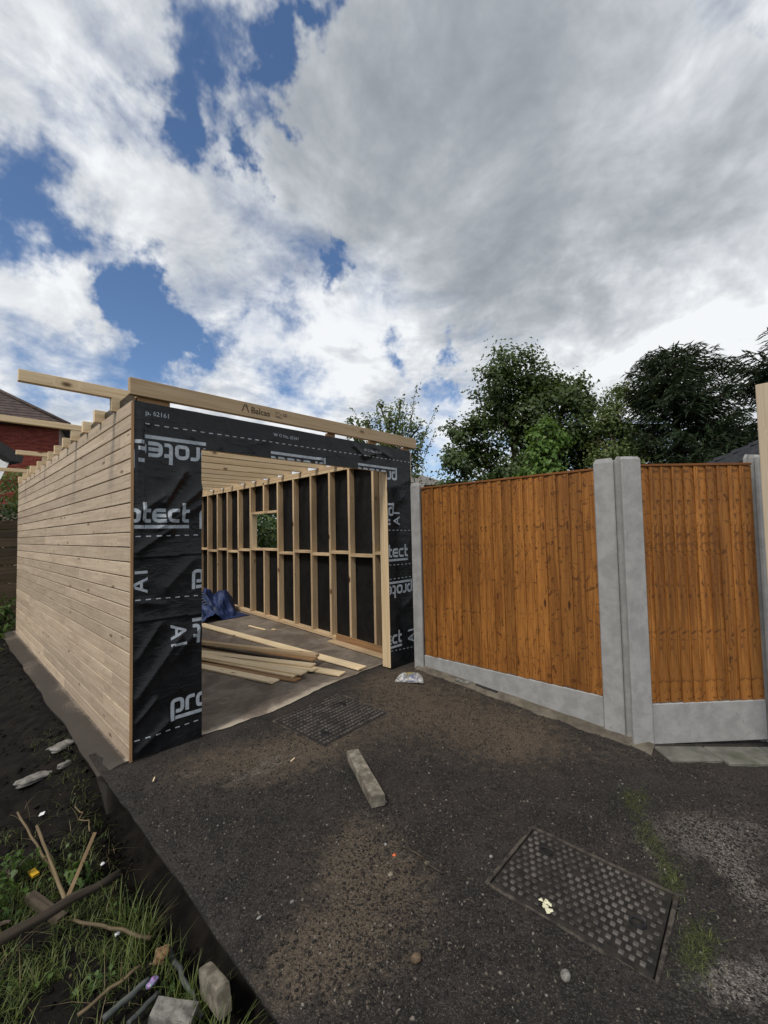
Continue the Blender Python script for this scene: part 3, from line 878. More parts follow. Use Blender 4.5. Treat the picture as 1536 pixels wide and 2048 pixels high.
def print_mesh(name, pieces, ox, oz, scale, rot, parent, clip=None):
    c, s = round(math.cos(R(rot))), round(math.sin(R(rot))); VV = []; FF = []
    for V, F in pieces:
        V = np.asarray(V) * scale; X_ = ox + V[:, 0] * c - V[:, 1] * s; Z_ = oz + V[:, 0] * s + V[:, 1] * c
        n = len(VV); VV += [(x, y, z) for x, y, z in zip(X_, ff(X_, Z_) - .0016, Z_)]
        for f in F:
            cx = float(np.mean([X_[k] for k in f])); cz = float(np.mean([Z_[k] for k in f]))
            if on_panel(cx, cz) and (clip is None or (clip[0] <= cx <= clip[1] and clip[2] <= cz <= clip[3])): FF.append([n + k for k in f])
    if FF: return mobj(name, VV, FF, m_ink_white, parent)


def lettering(ox, oz, rot=0, scale=XH, clip=None): print_mesh('lettering', PW, ox, oz, scale, rot, fw, clip)


# inverted words along the top edge (p at the right-hand end)
for xe in (1.675, 2.705): lettering(xe, 2.185, 180)
lettering(.562, 2.178, 180, .109, (.066, .5, 0, 3)); lettering(.60, 2.135, 180, .109, (0, .064, 0, 3))
lettering(.377 - PX * XH, 1.602); lettering(.452, 1.602)                   # upright, first strip
lettering(.395, 1.150)                                                      # p cut by the door edge
lettering(.395 + PX * XH, .845, 180)                                        # inverted, its t by the door edge
lettering(.245, .232, scale=.105)
lettering(2.862 - PX * XH, 1.215); lettering(2.945, 1.215)
lettering(2.635, 1.78, 180); lettering(2.58 - PX * XH, 1.62)
lettering(2.925, .905, 180); lettering(2.728 - PX * XH, .262)
for txt, ox, oz, rot, sz in (('A1', .088, 1.115, 90, .155), ('A1', .245, .862, 270, .155), ('A1', 2.735, 1.575, 90, .15), ('A1', 2.94, .225, 90, .155),
                             ('p. 62161', .07, 2.365, 0, .048), ('W O No. 62161', 1.10, 2.362, 0, .040), ('W O No. 62161', 2.19, 2.362, 0, .040)):
    V, F = fonttext(txt, sz)
    print_mesh('lettering', [(V, F)], ox, oz, 1.0, rot, fw)


def dashes(x0, x1, z0, z1, per=.066, ln=.032, th=.0075):
    out = []; x = x0
    while x + ln < x1:
        t = (x - x0) / (x1 - x0); z = z0 + (z1 - z0) * t
        out.append(strip([(x, z), (x + ln, z + (z1 - z0) / (x1 - x0) * ln)], th, 1, .012)); x += per
    o = print_mesh('dashed_line', out, 0, 0, 1.0, 0, fw)
    if o: o['kind'] = 'stuff'


dashes(.065, 2.945, 2.300, 2.318); dashes(.012, DL, 1.506, 1.509); dashes(.012, DL, 1.070, 1.052); dashes(.012, DL, .128, .132)
for z0, z1 in ((1.521, 1.513), (1.134, 1.126), (.977, .978), (.195, .165)): dashes(DR + .005, 2.945, z0, z1)
# maker's stamp on the beam


def stamp(txt, ox, oz, sz):
    V, F = fonttext(txt, sz)
    mobj('stamp', [(ox + x, -.0335, oz + y) for x, y in V], F, m_ink_dark, bm_o)


stamp('Balcas', .872, 2.522, .074); stamp('CE', 1.185, 2.548, .034)
lg = [strip(p, .008 if p[0][0] < 1.0 else .004, 1, .01) for p in ([(.792, 2.524), (.806, 2.548), (.803, 2.556), (.822, 2.588)], [(.830, 2.586), (.842, 2.560), (.839, 2.552), (.855, 2.522)], [(.826, 2.572), (.830, 2.560)], [(1.105, 2.572), (1.113, 2.580), (1.122, 2.570)], [(1.128, 2.574), (1.152, 2.572)], [(1.110, 2.558), (1.130, 2.560)], [(1.150, 2.556), (1.172, 2.557)], [(1.10, 2.536), (1.16, 2.536)], [(1.12, 2.527), (1.18, 2.527)])]
for V, F in lg: mobj('stamp', [(x, -.0335, z) for x, z in V], F, m_ink_dark, bm_o)

# ------------------------------------------------------------------ fence
def concrete_post(name, p, along, z0, z1, label, wd=.125, th=.105):
    """Slotted post: H-shaped plan, chamfered arrises, weathered top. `along` is the fence's direction."""
    a = Vector((along[0], along[1], 0)).normalized(); n = Vector((-a.y, a.x, 0)); h, t, s, d, c = wd / 2, th / 2, .028, .03, .007
    pl = [(-h + c, -t), (h - c, -t), (h, -t + c), (h, -s), (h - d, -s + .006), (h - d, s - .006), (h, s), (h, t - c), (h - c, t), (-h + c, t), (-h, t - c), (-h, s), (-h + d, s - .006), (-h + d, -s + .006), (-h, -s), (-h, -t + c)]
    V = []; k = len(pl)
    for z, sc in ((z0, 1), ((z0 + z1) / 2, 1), (z1 - .028, 1), (z1, .80)):
        for u, v in pl: V.append((p[0] + a.x * u * sc + n.x * v * sc, p[1] + a.y * u * sc + n.y * v * sc, z + (.008 * v / t if sc < 1 else 0)))
    F = []
    for j in range(3):
        for i in range(k): F.append([j * k + i, j * k + (i + 1) % k, (j + 1) * k + (i + 1) % k, (j + 1) * k + i])
    # top cap: web and two flanges, split so that no face is concave
    b = 3 * k
    F += [[b + 15, b + 0, b + 1, b + 2, b + 3, b + 4, b + 13, b + 14], [b + 4, b + 5, b + 12, b + 13], [b + 5, b + 6, b + 7, b + 8, b + 9, b + 10, b + 11, b + 12]]
    o = mobj(name, V, F, m_conc)
    return tag(o, label, 'fence post', 'concrete fence posts')


def fence_panel(label, p0, d, n_b, width, zb, zt, face, cuts=None, seeds=6, dirn=1):
    """Feather-edge panel; d runs along the fence, `face` is the normal of the boarded side."""
    d = Vector((d[0], d[1], 0)).normalized(); nf = Vector((face[0], face[1], 0)).normalized(); p0 = Vector((p0[0], p0[1], 0))
    ctr = p0 + d * width / 2
    root = empty('fence_panel', (ctr.x, ctr.y, zb), label, 'fence panel', 'feather-edge fence panels')
    if cuts is None: cuts = [width * k / n_b for k in range(n_b + 1)]
    rr = random.Random(int(width * 100)); up = (nf * math.cos(R(7.5)) + d * math.sin(R(7.5)) * dirn)
    for k, (a, b) in enumerate(zip(cuts[:-1], cuts[1:])):
        c = p0 + d * ((a + b) / 2) + nf * rr.uniform(-.0012, .0012); w = (b - a) + .014
        tl = rr.uniform(-.004, .004)
        o = timber('featheredge_board', root, (c.x, c.y, zb + rr.uniform(-.004, .006)), (c.x + d.x * tl, c.y + d.y * tl, zt - .004), w, .009, m_fence, .0018, up=up)
        o.color = ((k // seeds) * .137 + .21 + (rr.random() if rr.random() < .22 else 0), 0, 0, 1)
    for z in (zb + .14, (zb + zt) / 2, zt - .12):
        q0 = p0 - nf * .028; q1 = q0 + d * width
        timber('back_rail', root, (q0.x, q0.y, z), (q1.x, q1.y, z), .035, .045, m_fence_trim, up=(0, 0, 1))
    q0 = p0 - nf * .006; q1 = q0 + d * width
    timber('capping_rail', root, (q0.x, q0.y, zt + .008), (q1.x, q1.y, zt + .008), .042, .018, m_fence_trim)
    return root


def gravel_board(p0, p1, zb, zt, label):
    o = timber('gravel_board', None, (p0[0], p0[1], (zb + zt) / 2), (p1[0], p1[1], (zb + zt) / 2), .05, zt - zb, m_conc, .005)
    return tag(o, label, 'gravel board', 'concrete gravel boards')


ZB, ZT = .150, 1.970
FX = 2.80
cut1 = [-.280, -.444, -.557, -.665, -.771, -.878, -.988, -1.056, -1.149, -1.254, -1.357, -1.47, -1.57, -1.675, -1.78, -1.886, -1.992, -2.102]
fence_panel('long orange-brown feather-edge fence panel beside the garage', (FX, -.275), (0, -1), 17, 1.83, ZB + .004, ZT, (-1, 0), [max(0.0, -.275 - c) for c in cut1], dirn=-1)
concrete_post('concrete_post', (2.815, -.213), (0, 1), -.45, 2.035, 'grey concrete post between the garage corner and long fence panel')
concrete_post('concrete_post', (2.822, -2.180), (0, 1), -.55, 2.045, 'grey concrete post at the end of the long fence panel, open slot facing its neighbour', wd=.152)
gravel_board((FX + .012, -.277), (FX + .012, -2.10), -.155, ZB, 'grey concrete gravel board under the long fence panel')
D2 = Vector((.7247, -.689, 0)).normalized(); F0 = Vector((2.858, -2.402, 0)); N2 = Vector((-D2.y * -1, 0, 0)); N2 = Vector((D2.y, -D2.x, 0))
pB = F0 - D2 * .078
concrete_post('concrete_post', (pB.x, pB.y), (D2.x, D2.y), -.60, 2.05, 'grey concrete post at the start of the short fence panel', wd=.156)
fence_panel('short orange-brown feather-edge fence panel facing the camera', (F0.x, F0.y), (D2.x, D2.y), 10, .92, ZB + .004, ZT, (N2.x, N2.y), dirn=1, seeds=10)
G1 = F0 + D2 * .92 - N2 * .012; G0 = F0 - N2 * .012
gravel_board((G0.x, G0.y), (G1.x, G1.y), -.150, ZB, 'grey concrete gravel board under the short fence panel')
pC = F0 + D2 * .985 - N2 * .03
concrete_post('concrete_post', (pC.x, pC.y), (math.cos(R(-20)), math.sin(R(-20))), -.60, 2.055, 'grey concrete post beside the tall pale timber upright')
tag(box('timber_upright', None, 3.005, 3.075, -3.19, -3.12, -.35, 2.470, m_post_timber, .003), 'tall pale planed timber upright at the picture edge', 'timber post')

# slabs at the foot of the short panel, and the mortar haunch along the long one
for k, (u0, u1, w) in enumerate(((-.02, .36, .20), (.37, .80, .24), (.81, 1.25, .22))):
    c = F0 + D2 * ((u0 + u1) / 2) + N2 * (.05 + w / 2)
    p0 = F0 + D2 * u0 + N2 * (.05 + w / 2); p1 = F0 + D2 * u1 + N2 * (.05 + w / 2)
    zc = [float(gz(q.x, q.y)) for q in (p0, p1)]
    tag(timber('paving_slab', None, (p0.x, p0.y, zc[0] - .012), (p1.x, p1.y, zc[1] - .012), w, .045, m_paver, .006),
        ['grey paving slab nearest the paired concrete posts', 'grey paving slab in the middle below the short gravel board', 'grey paving slab by the tall pale upright'][k], 'paving slab', 'slabs below the short fence panel')
ys = np.linspace(-.2, -2.45, 60); V = []; F = []
for j, y in enumerate(ys):
    w = .05 + .05 * float(vnoise(y * 5, 3, 91)) + .06 * float(sstep(y, -1.2, -2.2)); g0 = float(gz(2.76, y))
    V += [(2.79, y, g0 + .03 + .01 * float(vnoise(y * 9, 1, 93))), (2.785 - w * .5, y, g0 + .022), (2.785 - w, y, g0 - .006), (2.785 - w - .02, y, g0 - .03)]
for j in range(len(ys) - 1):
    for i in range(3): F.append([j * 4 + i, j * 4 + i + 1, j * 4 + 5 + i, j * 4 + 4 + i])
hn = mobj('mortar_haunch', V, F, m_conc_old, smooth=True); tag(hn, kind='structure')

# ------------------------------------------------------------------ manhole covers


def manhole(k, nx, ny, label, bl, bw, keys, mat_b):
    (cx, cy), a, L, W = MH[k]; e_ = .05
    z = float(gz(cx, cy)); n = Vector((-(float(gz(cx + e_, cy)) - float(gz(cx - e_, cy))) / (2 * e_), -(float(gz(cx, cy + e_)) - float(gz(cx, cy - e_))) / (2 * e_), 1)).normalized()
    x = Vector((math.cos(a), math.sin(a), 0)); x = (x - n * x.dot(n)).normalized(); y = n.cross(x)
    mw = Matrix(((x.x, y.x, n.x, cx), (x.y, y.y, n.y, cy), (x.z, y.z, n.z, z), (0, 0, 0, 1)))
    root = bpy.data.objects.new('manhole_cover', None); root.empty_display_size = .1; reg(root, mw); tag(root, label, 'manhole cover', 'cast iron inspection covers')
    fr = .018
    fp = [(L, fr, 0, W / 2 - fr / 2), (L, fr, 0, -W / 2 + fr / 2), (fr, W - 2 * fr - .001, L / 2 - fr / 2, 0), (fr, W - 2 * fr - .001, -L / 2 + fr / 2, 0)]
    V, F = merge([([(px + ox, py + oy, pz - .0185) for px, py, pz in _cbox_pts(l_, w_, .034, .003)], CBF) for l_, w_, ox, oy in fp])
    mobj('frame', V, F, m_iron_dirt, root, mw=mw)
    gap = .006; pl = L - 2 * fr - 2 * gap; pw = W - 2 * fr - 2 * gap
    o = bpy.data.objects.new('plate', cbox_mesh('plate', pl, pw, .03, .003, m_iron)); reg(o, mw @ Matrix.Translation((0, 0, -.0185)), root)
    bme = cbox_mesh('tread_block', bl, bw, .016, .0025, mat_b)
    px, py = (pl - .02) / nx, (pw - .02) / ny
    rr = random.Random(k + 40)
    for i in range(nx):
        for j in range(ny):
            u = -pl / 2 + .01 + (i + .5) * px; v = -pw / 2 + .01 + (j + .5) * py
            if any(math.hypot(u - q[0], v - q[1]) < .036 for q in keys): continue
            if rr.random() < .03: continue
            if k == 1: u += (px * .25 if j % 2 else -px * .25)
            rot = R(90) if (k == 0 and (i + j) % 2) else 0
            b = bpy.data.objects.new('tread_block', bme)
            reg(b, mw @ Matrix.Translation((u, v, rr.uniform(-.0065, -.0035))) @ Matrix.Rotation(rot + rr.uniform(-.03, .03), 4, 'Z'), root)
    for q in keys:
        ring, rf = [], []
        for s in range(20):
            t = 2 * math.pi * s / 20
            for r_, h in ((.020, .001), (.022, .006), (.031, .006), (.034, -.003)): ring.append((q[0] + r_ * math.cos(t), q[1] + r_ * math.sin(t) * .9, h))
        for s in range(20):
            for i in range(3): rf.append([s * 4 + i, ((s + 1) % 20) * 4 + i, ((s + 1) % 20) * 4 + i + 1, s * 4 + i + 1])
        mobj('key_hole', ring, rf, m_dark, root, mw=mw)


manhole(0, 20, 13, 'rusty square-blocked manhole cover just outside the garage door', .027, .018, [(-.235, -.175), (.225, .12)], m_iron_worn)
manhole(1, 17, 13, 'dark manhole cover with raised squares set among tarmac and moss', .0195, .0205, [(-.20, .12), (.22, -.03)], m_iron_worn)

# ------------------------------------------------------------------ things on the ground in front


def wonky_beam(name, p0, p1, w, h, mat, label, cat, seed, group=None, z0=None, amp=.07):
    bm = bmesh.new(); bmesh.ops.create_cube(bm, size=1)
    bmesh.ops.subdivide_edges(bm, edges=bm.edges[:], cuts=5, use_grid_fill=True)
    from mathutils import noise as mn
    L = (Vector(p1) - Vector(p0)).length; off = Vector((seed * 3.1, seed, 0))
    for v in bm.verts:
        q = Vector((v.co.x * L, v.co.y * w, v.co.z * h)); d = mn.noise_vector(q * 6 + off) * amp * min(w, h) + mn.noise_vector(q * 25 + off) * amp * .5 * min(w, h)
        rnd = 1 - .10 * max(0, abs(v.co.y) + abs(v.co.z) - .8) / .2 * .5
        v.co = Vector((q.x, q.y * rnd, q.z * rnd)) + d
    me = bpy.data.meshes.new(name); bm.to_mesh(me); bm.free(); me.materials.append(mat)
    o = bpy.data.objects.new(name, me); reg(o, frame(p0, p1, (0, 0, 1)))
    return tag(o, label, cat, group)


gzf = lambda x, y: float(gz(x, y))
wonky_beam('stone_lintel', (1.035, -1.06, gzf(1.03, -1.06) + .033), (.80, -1.535, gzf(.8, -1.53) + .033), .082, .064, m_stone, 'long narrow grey stone lump lying alone on the driveway', 'stone', 4)

# crumpled snack-bag


def bagmat():
    m_, nt, b = newmat('printed_plastic_bag', .25, .6)
    p = node(nt, 'ShaderNodeTexCoord').outputs['Object']
    a = noise(nt, p, 9, 4, .6, .8); d = noise(nt, p, 22, 5, .6, 1)
    c_ = mix(nt, maprange(nt, d, .35, .65), (.32, .31, .31), (.55, .55, .54))
    c_ = mix(nt, maprange(nt, a, .52, .62, 0, .7), c_, (.20, .22, .36))
    dy = vmath(nt, 'DISTANCE', p, (-.01, .035, .03)); c_ = mix(nt, maprange(nt, dy, .03, .055, .85, 0), c_, (.50, .40, .10))
    db = vmath(nt, 'DISTANCE', p, (.03, -.05, .02)); c_ = mix(nt, maprange(nt, math_n(nt, 'ADD', db, math_n(nt, 'MULTIPLY', a, .06)), .055, .08, .85, 0), c_, (.04, .08, .30))
    nt.links.new(c_, b.inputs['Base Color']); bump(nt, b, d, .7, .01)
    tr = node(nt, 'ShaderNodeBsdfTransparent'); mx = node(nt, 'ShaderNodeMixShader', inp={0: maprange(nt, d, .40, .62, .62, .15), 1: b.outputs[0], 2: tr.outputs[0]})
    nt.links.new(mx.outputs[0], nt.nodes['Material Output'].inputs[0]); return m_


nb = 22; V = []
for j in range(nb):
    for i in range(nb):
        u, v = i / (nb - 1) * 2 - 1, j / (nb - 1) * 2 - 1
        x = u * .13 * (1 - .12 * v); y = v * .105 * (1 + .1 * u)
        d = max(0, 1 - u ** 4) * max(0, 1 - v ** 4)
        z = .045 * d + .028 * abs(float(fbm(u * 2.6, v * 2.6, 101, 3))) + .012 * float(fbm(u * 7, v * 7, 103, 2)) * d
        V.append((x, y, max(.002, z)))
n0 = len(V); V += [(x, y, .001) for x, y, z in V]
F = [[j * nb + i, j * nb + i + 1, (j + 1) * nb + i + 1, (j + 1) * nb + i] for j in range(nb - 1) for i in range(nb - 1)]
F += [[n0 + f for f in q[::-1]] for q in F]
rim = [i for i in range(nb)] + [j * nb + nb - 1 for j in range(1, nb)] + [(nb - 1) * nb + i for i in range(nb - 2, -1, -1)] + [j * nb for j in range(nb - 2, 0, -1)]
F += [[rim[k], n0 + rim[k], n0 + rim[(k + 1) % len(rim)], rim[(k + 1) % len(rim)]][::-1] for k in range(len(rim))]
bag = mobj('plastic_bag', V, F, bagmat(), smooth=True, mw=Matrix.Translation((2.44, -.36, gzf(2.44, -.36) + .004)) @ Matrix.Rotation(R(-52), 4, 'Z'))
tag(bag, 'crumpled clear plastic bag with yellow and blue print by the garage corner', 'bag')
# empty sealant tube and offcut by the gravel board
V, F = tube([(2.735, -.72, -.006), (2.745, -.76, -.008), (2.765, -.87, -.016), (2.768, -.89, -.017), (2.772, -.92, -.019)], [.016, .021, .021, .012, .008], 12)
tag(mobj('sealant_tube', V, F, simple('dirty_tube', (.05, .05, .045), (.22, .21, .19), 40, .5, .4, .2, .003), smooth=True), 'small dirty tube lying by the gravel board', 'tube')
tag(timber('slate_sliver', None, (2.77, -.93, -.018), (2.765, -1.17, -.035), .03, .02, m_dark, .004), 'thin dark sliver against the foot of the gravel board', 'offcut')

# stones, bits and litter that can be picked out one by one
BITS = [('pebble', (.59, -2.65), (.022, .019, .014), (.30, .29, .26), 'pale round pebble nearest the lower manhole cover'), ('pebble', (.27, -2.25), (.021, .018, .015), (.17, .12, .075), 'brown pebble on the dark tarmac at the bottom'),
        ('pebble', (.61, -1.77), (.010, .009, .007), (.32, .31, .29), 'tiny white stone beside the tan gravel patch'), ('pebble', (.49, -1.92), (.015, .013, .010), (.30, .26, .19), 'cream pebble in the middle of the tan patch'),
        ('pebble', (.66, -1.99), (.013, .012, .009), (.17, .15, .11), 'small tan pebble right of the tan patch'), ('pebble', (.92, -2.17), (.009, .008, .006), (.36, .36, .33), 'white chip just left of the lower manhole cover'),
        ('pebble', (-.03, -1.70), (.012, .006, .005), (.34, .33, .31), 'white splinter near the driveway edge'), ('pebble', (.10, -1.73), (.010, .008, .006), (.30, .29, .27), 'white crumb near the driveway edge')]
for nm, (x, y), s, c, lab in BITS:
    tag(rock(nm, (x, y, gzf(x, y) + s[2] * .7), s, simple('pebble_' + lab[:12], tuple(v * .35 for v in c), tuple(v * .8 for v in c), 60), None, int(abs(x * 1000)), 2, .3), lab, 'pebble', 'loose pebbles on the tarmac')
tag(rock('plastic_scrap', (.590, -1.85, gzf(.59, -1.85) + .006), (.013, .008, .004), simple('orange_plastic', (.55, .10, .03), (.65, .15, .05), 30, .4), None, 3, 2, .3), 'tiny bright orange scrap on the tan patch', 'scrap')
V = []; F = []
for i, (x, y, r_) in enumerate([(0, 0, .016), (.022, .008, .012), (.04, -.004, .013), (.05, .016, .009), (.026, -.014, .008)]):
    b = len(V); V.append((x, y, .0045)); kk = 10
    for s in range(kk):
        t = 2 * math.pi * s / kk; q = r_ * (1 + .3 * math.sin(3 * t + i)); V.append((x + q * math.cos(t), y + q * math.sin(t), .0005))
    for s in range(kk): F.append([b, b + 1 + s, b + 1 + (s + 1) % kk])
tag(mobj('foam_crumb', V, F, simple('cream_foam', (.55, .53, .36), (.68, .66, .48), 60, .7), mw=Matrix.Translation((.822, -2.49, gzf(.82, -2.49) + .004)) @ Matrix.Rotation(R(40), 4, 'Z')), 'cream blob of dried foam on the lower manhole cover', 'foam')
V, F = tube([(.62, -1.80, -.020), (.66, -1.86, -.022), (.67, -1.93, -.024), (.655, -2.02, -.026), (.66, -2.08, -.028)], [.003, .0035, .0035, .003, .002], 6)
tag(mobj('twig', V, F, m_bark, smooth=True), 'thin dark curved twig beside the orange scrap', 'twig')
for (x, y), ang, lab in (((.74, -.79), 20, 'pale wood sliver below the upper manhole cover'), ((.02, -.36), 60, 'pale wood sliver at the membrane corner')):
    q = Vector((math.cos(R(ang)), math.sin(R(ang)), 0)) * .022
    tag(timber('wood_sliver', None, (x - q.x, y - q.y, gzf(x, y) + .008), (x + q.x, y + q.y, gzf(x, y) + .010), .007, .004, m_plank, .001), lab, 'wood sliver')

# scattered grit, too fine to count


def grit(name, n, pts, smin, smax, mat):
    iv = np.array([(1, 0, 0), (-1, 0, 0), (0, 1, 0), (0, -1, 0), (0, 0, 1), (0, 0, -1)], float)
    it = np.array([(0, 2, 4), (2, 1, 4), (1, 3, 4), (3, 0, 4), (2, 0, 5), (1, 2, 5), (3, 1, 5), (0, 3, 5)])
    s = rng.uniform(0, 1, n) ** 4 * (smax - smin) + smin
    V = iv[None] * (s[:, None, None] * rng.uniform(.6, 1.3, (n, 6, 1))) * np.stack([np.ones(n), rng.uniform(.6, 1, n), rng.uniform(.45, .9, n)], -1)[:, None, :]
    V = V + rng.normal(size=V.shape) * (s * .18)[:, None, None]
    a = rng.uniform(0, 6.28, n); c, s_ = np.cos(a)[:, None], np.sin(a)[:, None]
    V = np.stack([V[..., 0] * c - V[..., 1] * s_, V[..., 0] * s_ + V[..., 1] * c, V[..., 2]], -1) + pts[:, None, :]
    F = (it[None] + (np.arange(n) * 6)[:, None, None]).reshape(-1, 3)
    at = np.repeat(rng.uniform(0, 1, n) ** 4.0, 6); at = np.stack([at, at, at, np.ones_like(at)], -1)
    return tag(mobj(name, V.reshape(-1, 3), F, mat, attr=at), kind='stuff')


def gritmat():
    m_, nt, b = newmat('grit_stone', .85, .25)
    at = node(nt, 'ShaderNodeVertexColor', layer_name='patch'); s_ = node(nt, 'ShaderNodeSeparateColor', inp={0: at.outputs[0]})
    nt.links.new(ramp3(nt, s_.outputs[0], [(0, (.014, .013, .0125)), (.3, (.040, .034, .029)), (.7, (.085, .070, .055)), (1, (.19, .172, .15))]), b.inputs['Base Color']); return m_


m_grit = gritmat()
# denser on the tan and the pale patches
C_ = rng.uniform(0, 1, (210000, 3)); px_ = -.15 + 3.0 * C_[:, 0]; py_ = -3.5 + 3.4 * C_[:, 1]
near_ = np.exp(-((px_ - CAM.x) ** 2 + (py_ - CAM.y) ** 2) / 7.0)
dn = .16 + .30 * near_ + .45 * blob(px_, py_, .45, -1.85, .32, .45, R(-25)) + .3 * blob(px_, py_, .0, -1.98, .25, .25) + .4 * blob(px_, py_, 1.95, -2.85, .45, .2, R(-35)) + .6 * blob(px_, py_, 1.66, -3.05, .3, .12) + .7 * blob(px_, py_, 1.0, -3.18, .3, .12)
dn = dn * (.55 + .9 * sstep(fbm(px_ * 2.2, py_ * 2.2, 141, 3), -.4, .4))
ok = (C_[:, 2] < dn) & ~in_mh(px_, py_, 0, .0) & ~in_mh(px_, py_, 1, -.01)
px_, py_ = px_[ok], py_[ok]
grit('gravel', len(px_), np.stack([px_, py_, drive_z(px_, py_) + .0005], -1), .0019, .0095, m_grit)
print('GRIT', len(px_))

# ------------------------------------------------------------------ inside the garage
def fl(x, y): return .0125 + gzf(x, y)


def plank(near, dirn, L, w, t, lift, mat, label, tilt=0):
    d = Vector((dirn[0], dirn[1], 0)).normalized(); far = Vector((near[0], near[1], 0)) + d * L
    o = timber('loose_plank', None, (near[0], near[1], fl(*near) + lift + t / 2), (far.x, far.y, fl(far.x, far.y) + lift + t / 2 + tilt), w, t, mat, .003)
    return tag(o, label, 'plank', 'loose planks on the garage floor')


plank((2.313, .206), (-.354, 3.16), 3.6, .135, .019, .002, m_plank, 'pale plank lying apart, furthest towards the framed wall')
plank((1.447, .554), (-.277, 1.046), 3.0, .115, .019, .002, m_plank, 'pale plank lying alone on the door side of the pile')
plank((2.045, .225), (-.40, 1.32), 3.1, .125, .019, .002, m_plank, 'bottom pale plank sticking furthest out of the pile')
plank((1.63, .43), (-.44, 1.30), 2.9, .115, .019, .002, m_plank_old, 'bottom brownish plank under the near side of the pile')
plank((1.655, .50), (-.36, 1.33), 3.0, .115, .019, .0225, m_plank, 'middle plank on the near side of the pile')
plank((1.715, .45), (-.395, 1.33), 3.1, .12, .019, .043, m_plank, 'upper pale plank along the near edge of the pile')
plank((1.90, .50), (-.45, 1.30), 3.0, .12, .019, .0225, m_plank, 'pale plank in the middle of the pile')
plank((1.93, .57), (-.52, 1.27), 2.8, .10, .019, .043, m_plank, 'pale plank second from the top of the pile')
plank((2.02, .66), (-.38, 1.33), 2.7, .10, .019, .0635, m_plank_old, 'reddish brown strip under the top batten of the pile')
plank((2.07, .68), (-.50, 1.28), 2.9, .075, .038, .084, m_stud, 'thick golden batten on top of the plank pile')
tag(timber('wood_offcut', None, (2.40, 2.82, fl(2.4, 2.82) + .007), (2.445, 2.43, fl(2.44, 2.43) + .007), .03, .014, m_plank, .002), 'short thin offcut behind the plank pile', 'offcut')
tag(timber('wood_chip', None, (2.53, 2.39, fl(2.53, 2.39) + .007), (2.56, 2.33, fl(2.56, 2.33) + .007), .03, .012, m_plank, .002), 'tiny pale wood chip beside the thin offcut', 'wood chip')


def tarpmat():
    m_, nt, b = newmat('navy_tarpaulin', .5, .4)
    p = node(nt, 'ShaderNodeTexCoord').outputs['Object']; a = noise(nt, p, 6, 5, .6, .5)
    nt.links.new(mix(nt, maprange(nt, a, .35, .65), (.010, .022, .075), (.026, .050, .150)), b.inputs['Base Color']); bump(nt, b, noise(nt, p, 11, 5, .6, 1.2), .7, .03); return m_


n_ = 64; V = []
for j in range(n_):
    for i in range(n_):
        u, v = i / (n_ - 1) * 2 - 1, j / (n_ - 1) * 2 - 1
        r_ = math.hypot(u, v); ang = math.atan2(v, u)
        rad = 1 + .22 * math.sin(3 * ang + 1) + .16 * math.sin(5 * ang)
        e_ = max(0, 1 - (r_ / rad) ** 2.2)
        z = .27 * e_ ** .6 + .24 * math.exp(-((u - .50) / .30) ** 2 - ((v + .05) / .40) ** 2) + .22 * math.exp(-((u + .12) / .28) ** 2 - ((v - .1) / .4) ** 2)
        z += (.16 * (1 - abs(float(fbm(u * 2.3 + 3, v * 2.3, 111, 3))) * 2.2) - .10 + .07 * float(fbm(u * 6, v * 6, 113, 3))) * min(1, e_ * 2.2)
        x = 2.32 + u * .46 + .03 * float(fbm(u * 3, v * 3, 115, 2)); y = 4.05 + v * .55 + .03 * float(fbm(u * 3, v * 3, 117, 2))
        V.append((x, y, fl(x, y) + .004 + max(0.0, z * .86)))
F = np.array([[j * n_ + i, j * n_ + i + 1, (j + 1) * n_ + i + 1, (j + 1) * n_ + i] for j in range(n_ - 1) for i in range(n_ - 1)])
tag(mobj('tarpaulin_heap', V, F, tarpmat(), smooth=True), 'crumpled navy blue tarpaulin heaped at the far end of the garage', 'tarpaulin')
for k in range(6):
    x0, y0 = 1.25 + .05 * k, 3.9 + .11 * k; x1, y1 = 2.25, 3.75 + .05 * k
    V, F = tube([(x0, y0, fl(x0, y0) + .10 + .05 * k), (x1, y1, fl(x1, y1) + .22 + .03 * k)], [.014, .014], 10)
    tag(mobj('metal_pole', V, F, m_pole, smooth=True), ['lowest', 'second lowest', 'third lowest', 'third highest', 'second highest', 'highest'][k] + ' grey metal pole poking out of the blue tarpaulin', 'pole', 'grey poles under the tarpaulin')

# ------------------------------------------------------------------ garden beside the driveway
def so_z(x, y): return float(soil_z(np.array(x), np.array(y)))


def stick(name, p0, p1, r0_, r1_, mat, label, bend=.015, lift=.01, cat='stick', seed=1, seg=8, gap=(0, 0)):
    rr = random.Random(seed); a, b = Vector((*p0, so_z(*p0) + lift + gap[0])), Vector((*p1, so_z(*p1) + lift + gap[1])); pts = []; rad = []
    for k in range(9):
        t = k / 8; q = a.lerp(b, t); q += Vector((rr.uniform(-1, 1), rr.uniform(-1, 1), rr.uniform(-.3, .6))) * bend * (1 if 0 < k < 8 else 0); pts.append(q); rad.append((r0_ + (r1_ - r0_) * t) * rr.uniform(.9, 1.1))
    V, F = tube(pts, rad, seg)
    mw = frame(a, b, (0, 0, 1)); inv_ = mw.inverted(); V = [tuple(inv_ @ Vector(v)) for v in V]
    return tag(mobj(name, V, F, mat, smooth=True, mw=mw), label, cat)


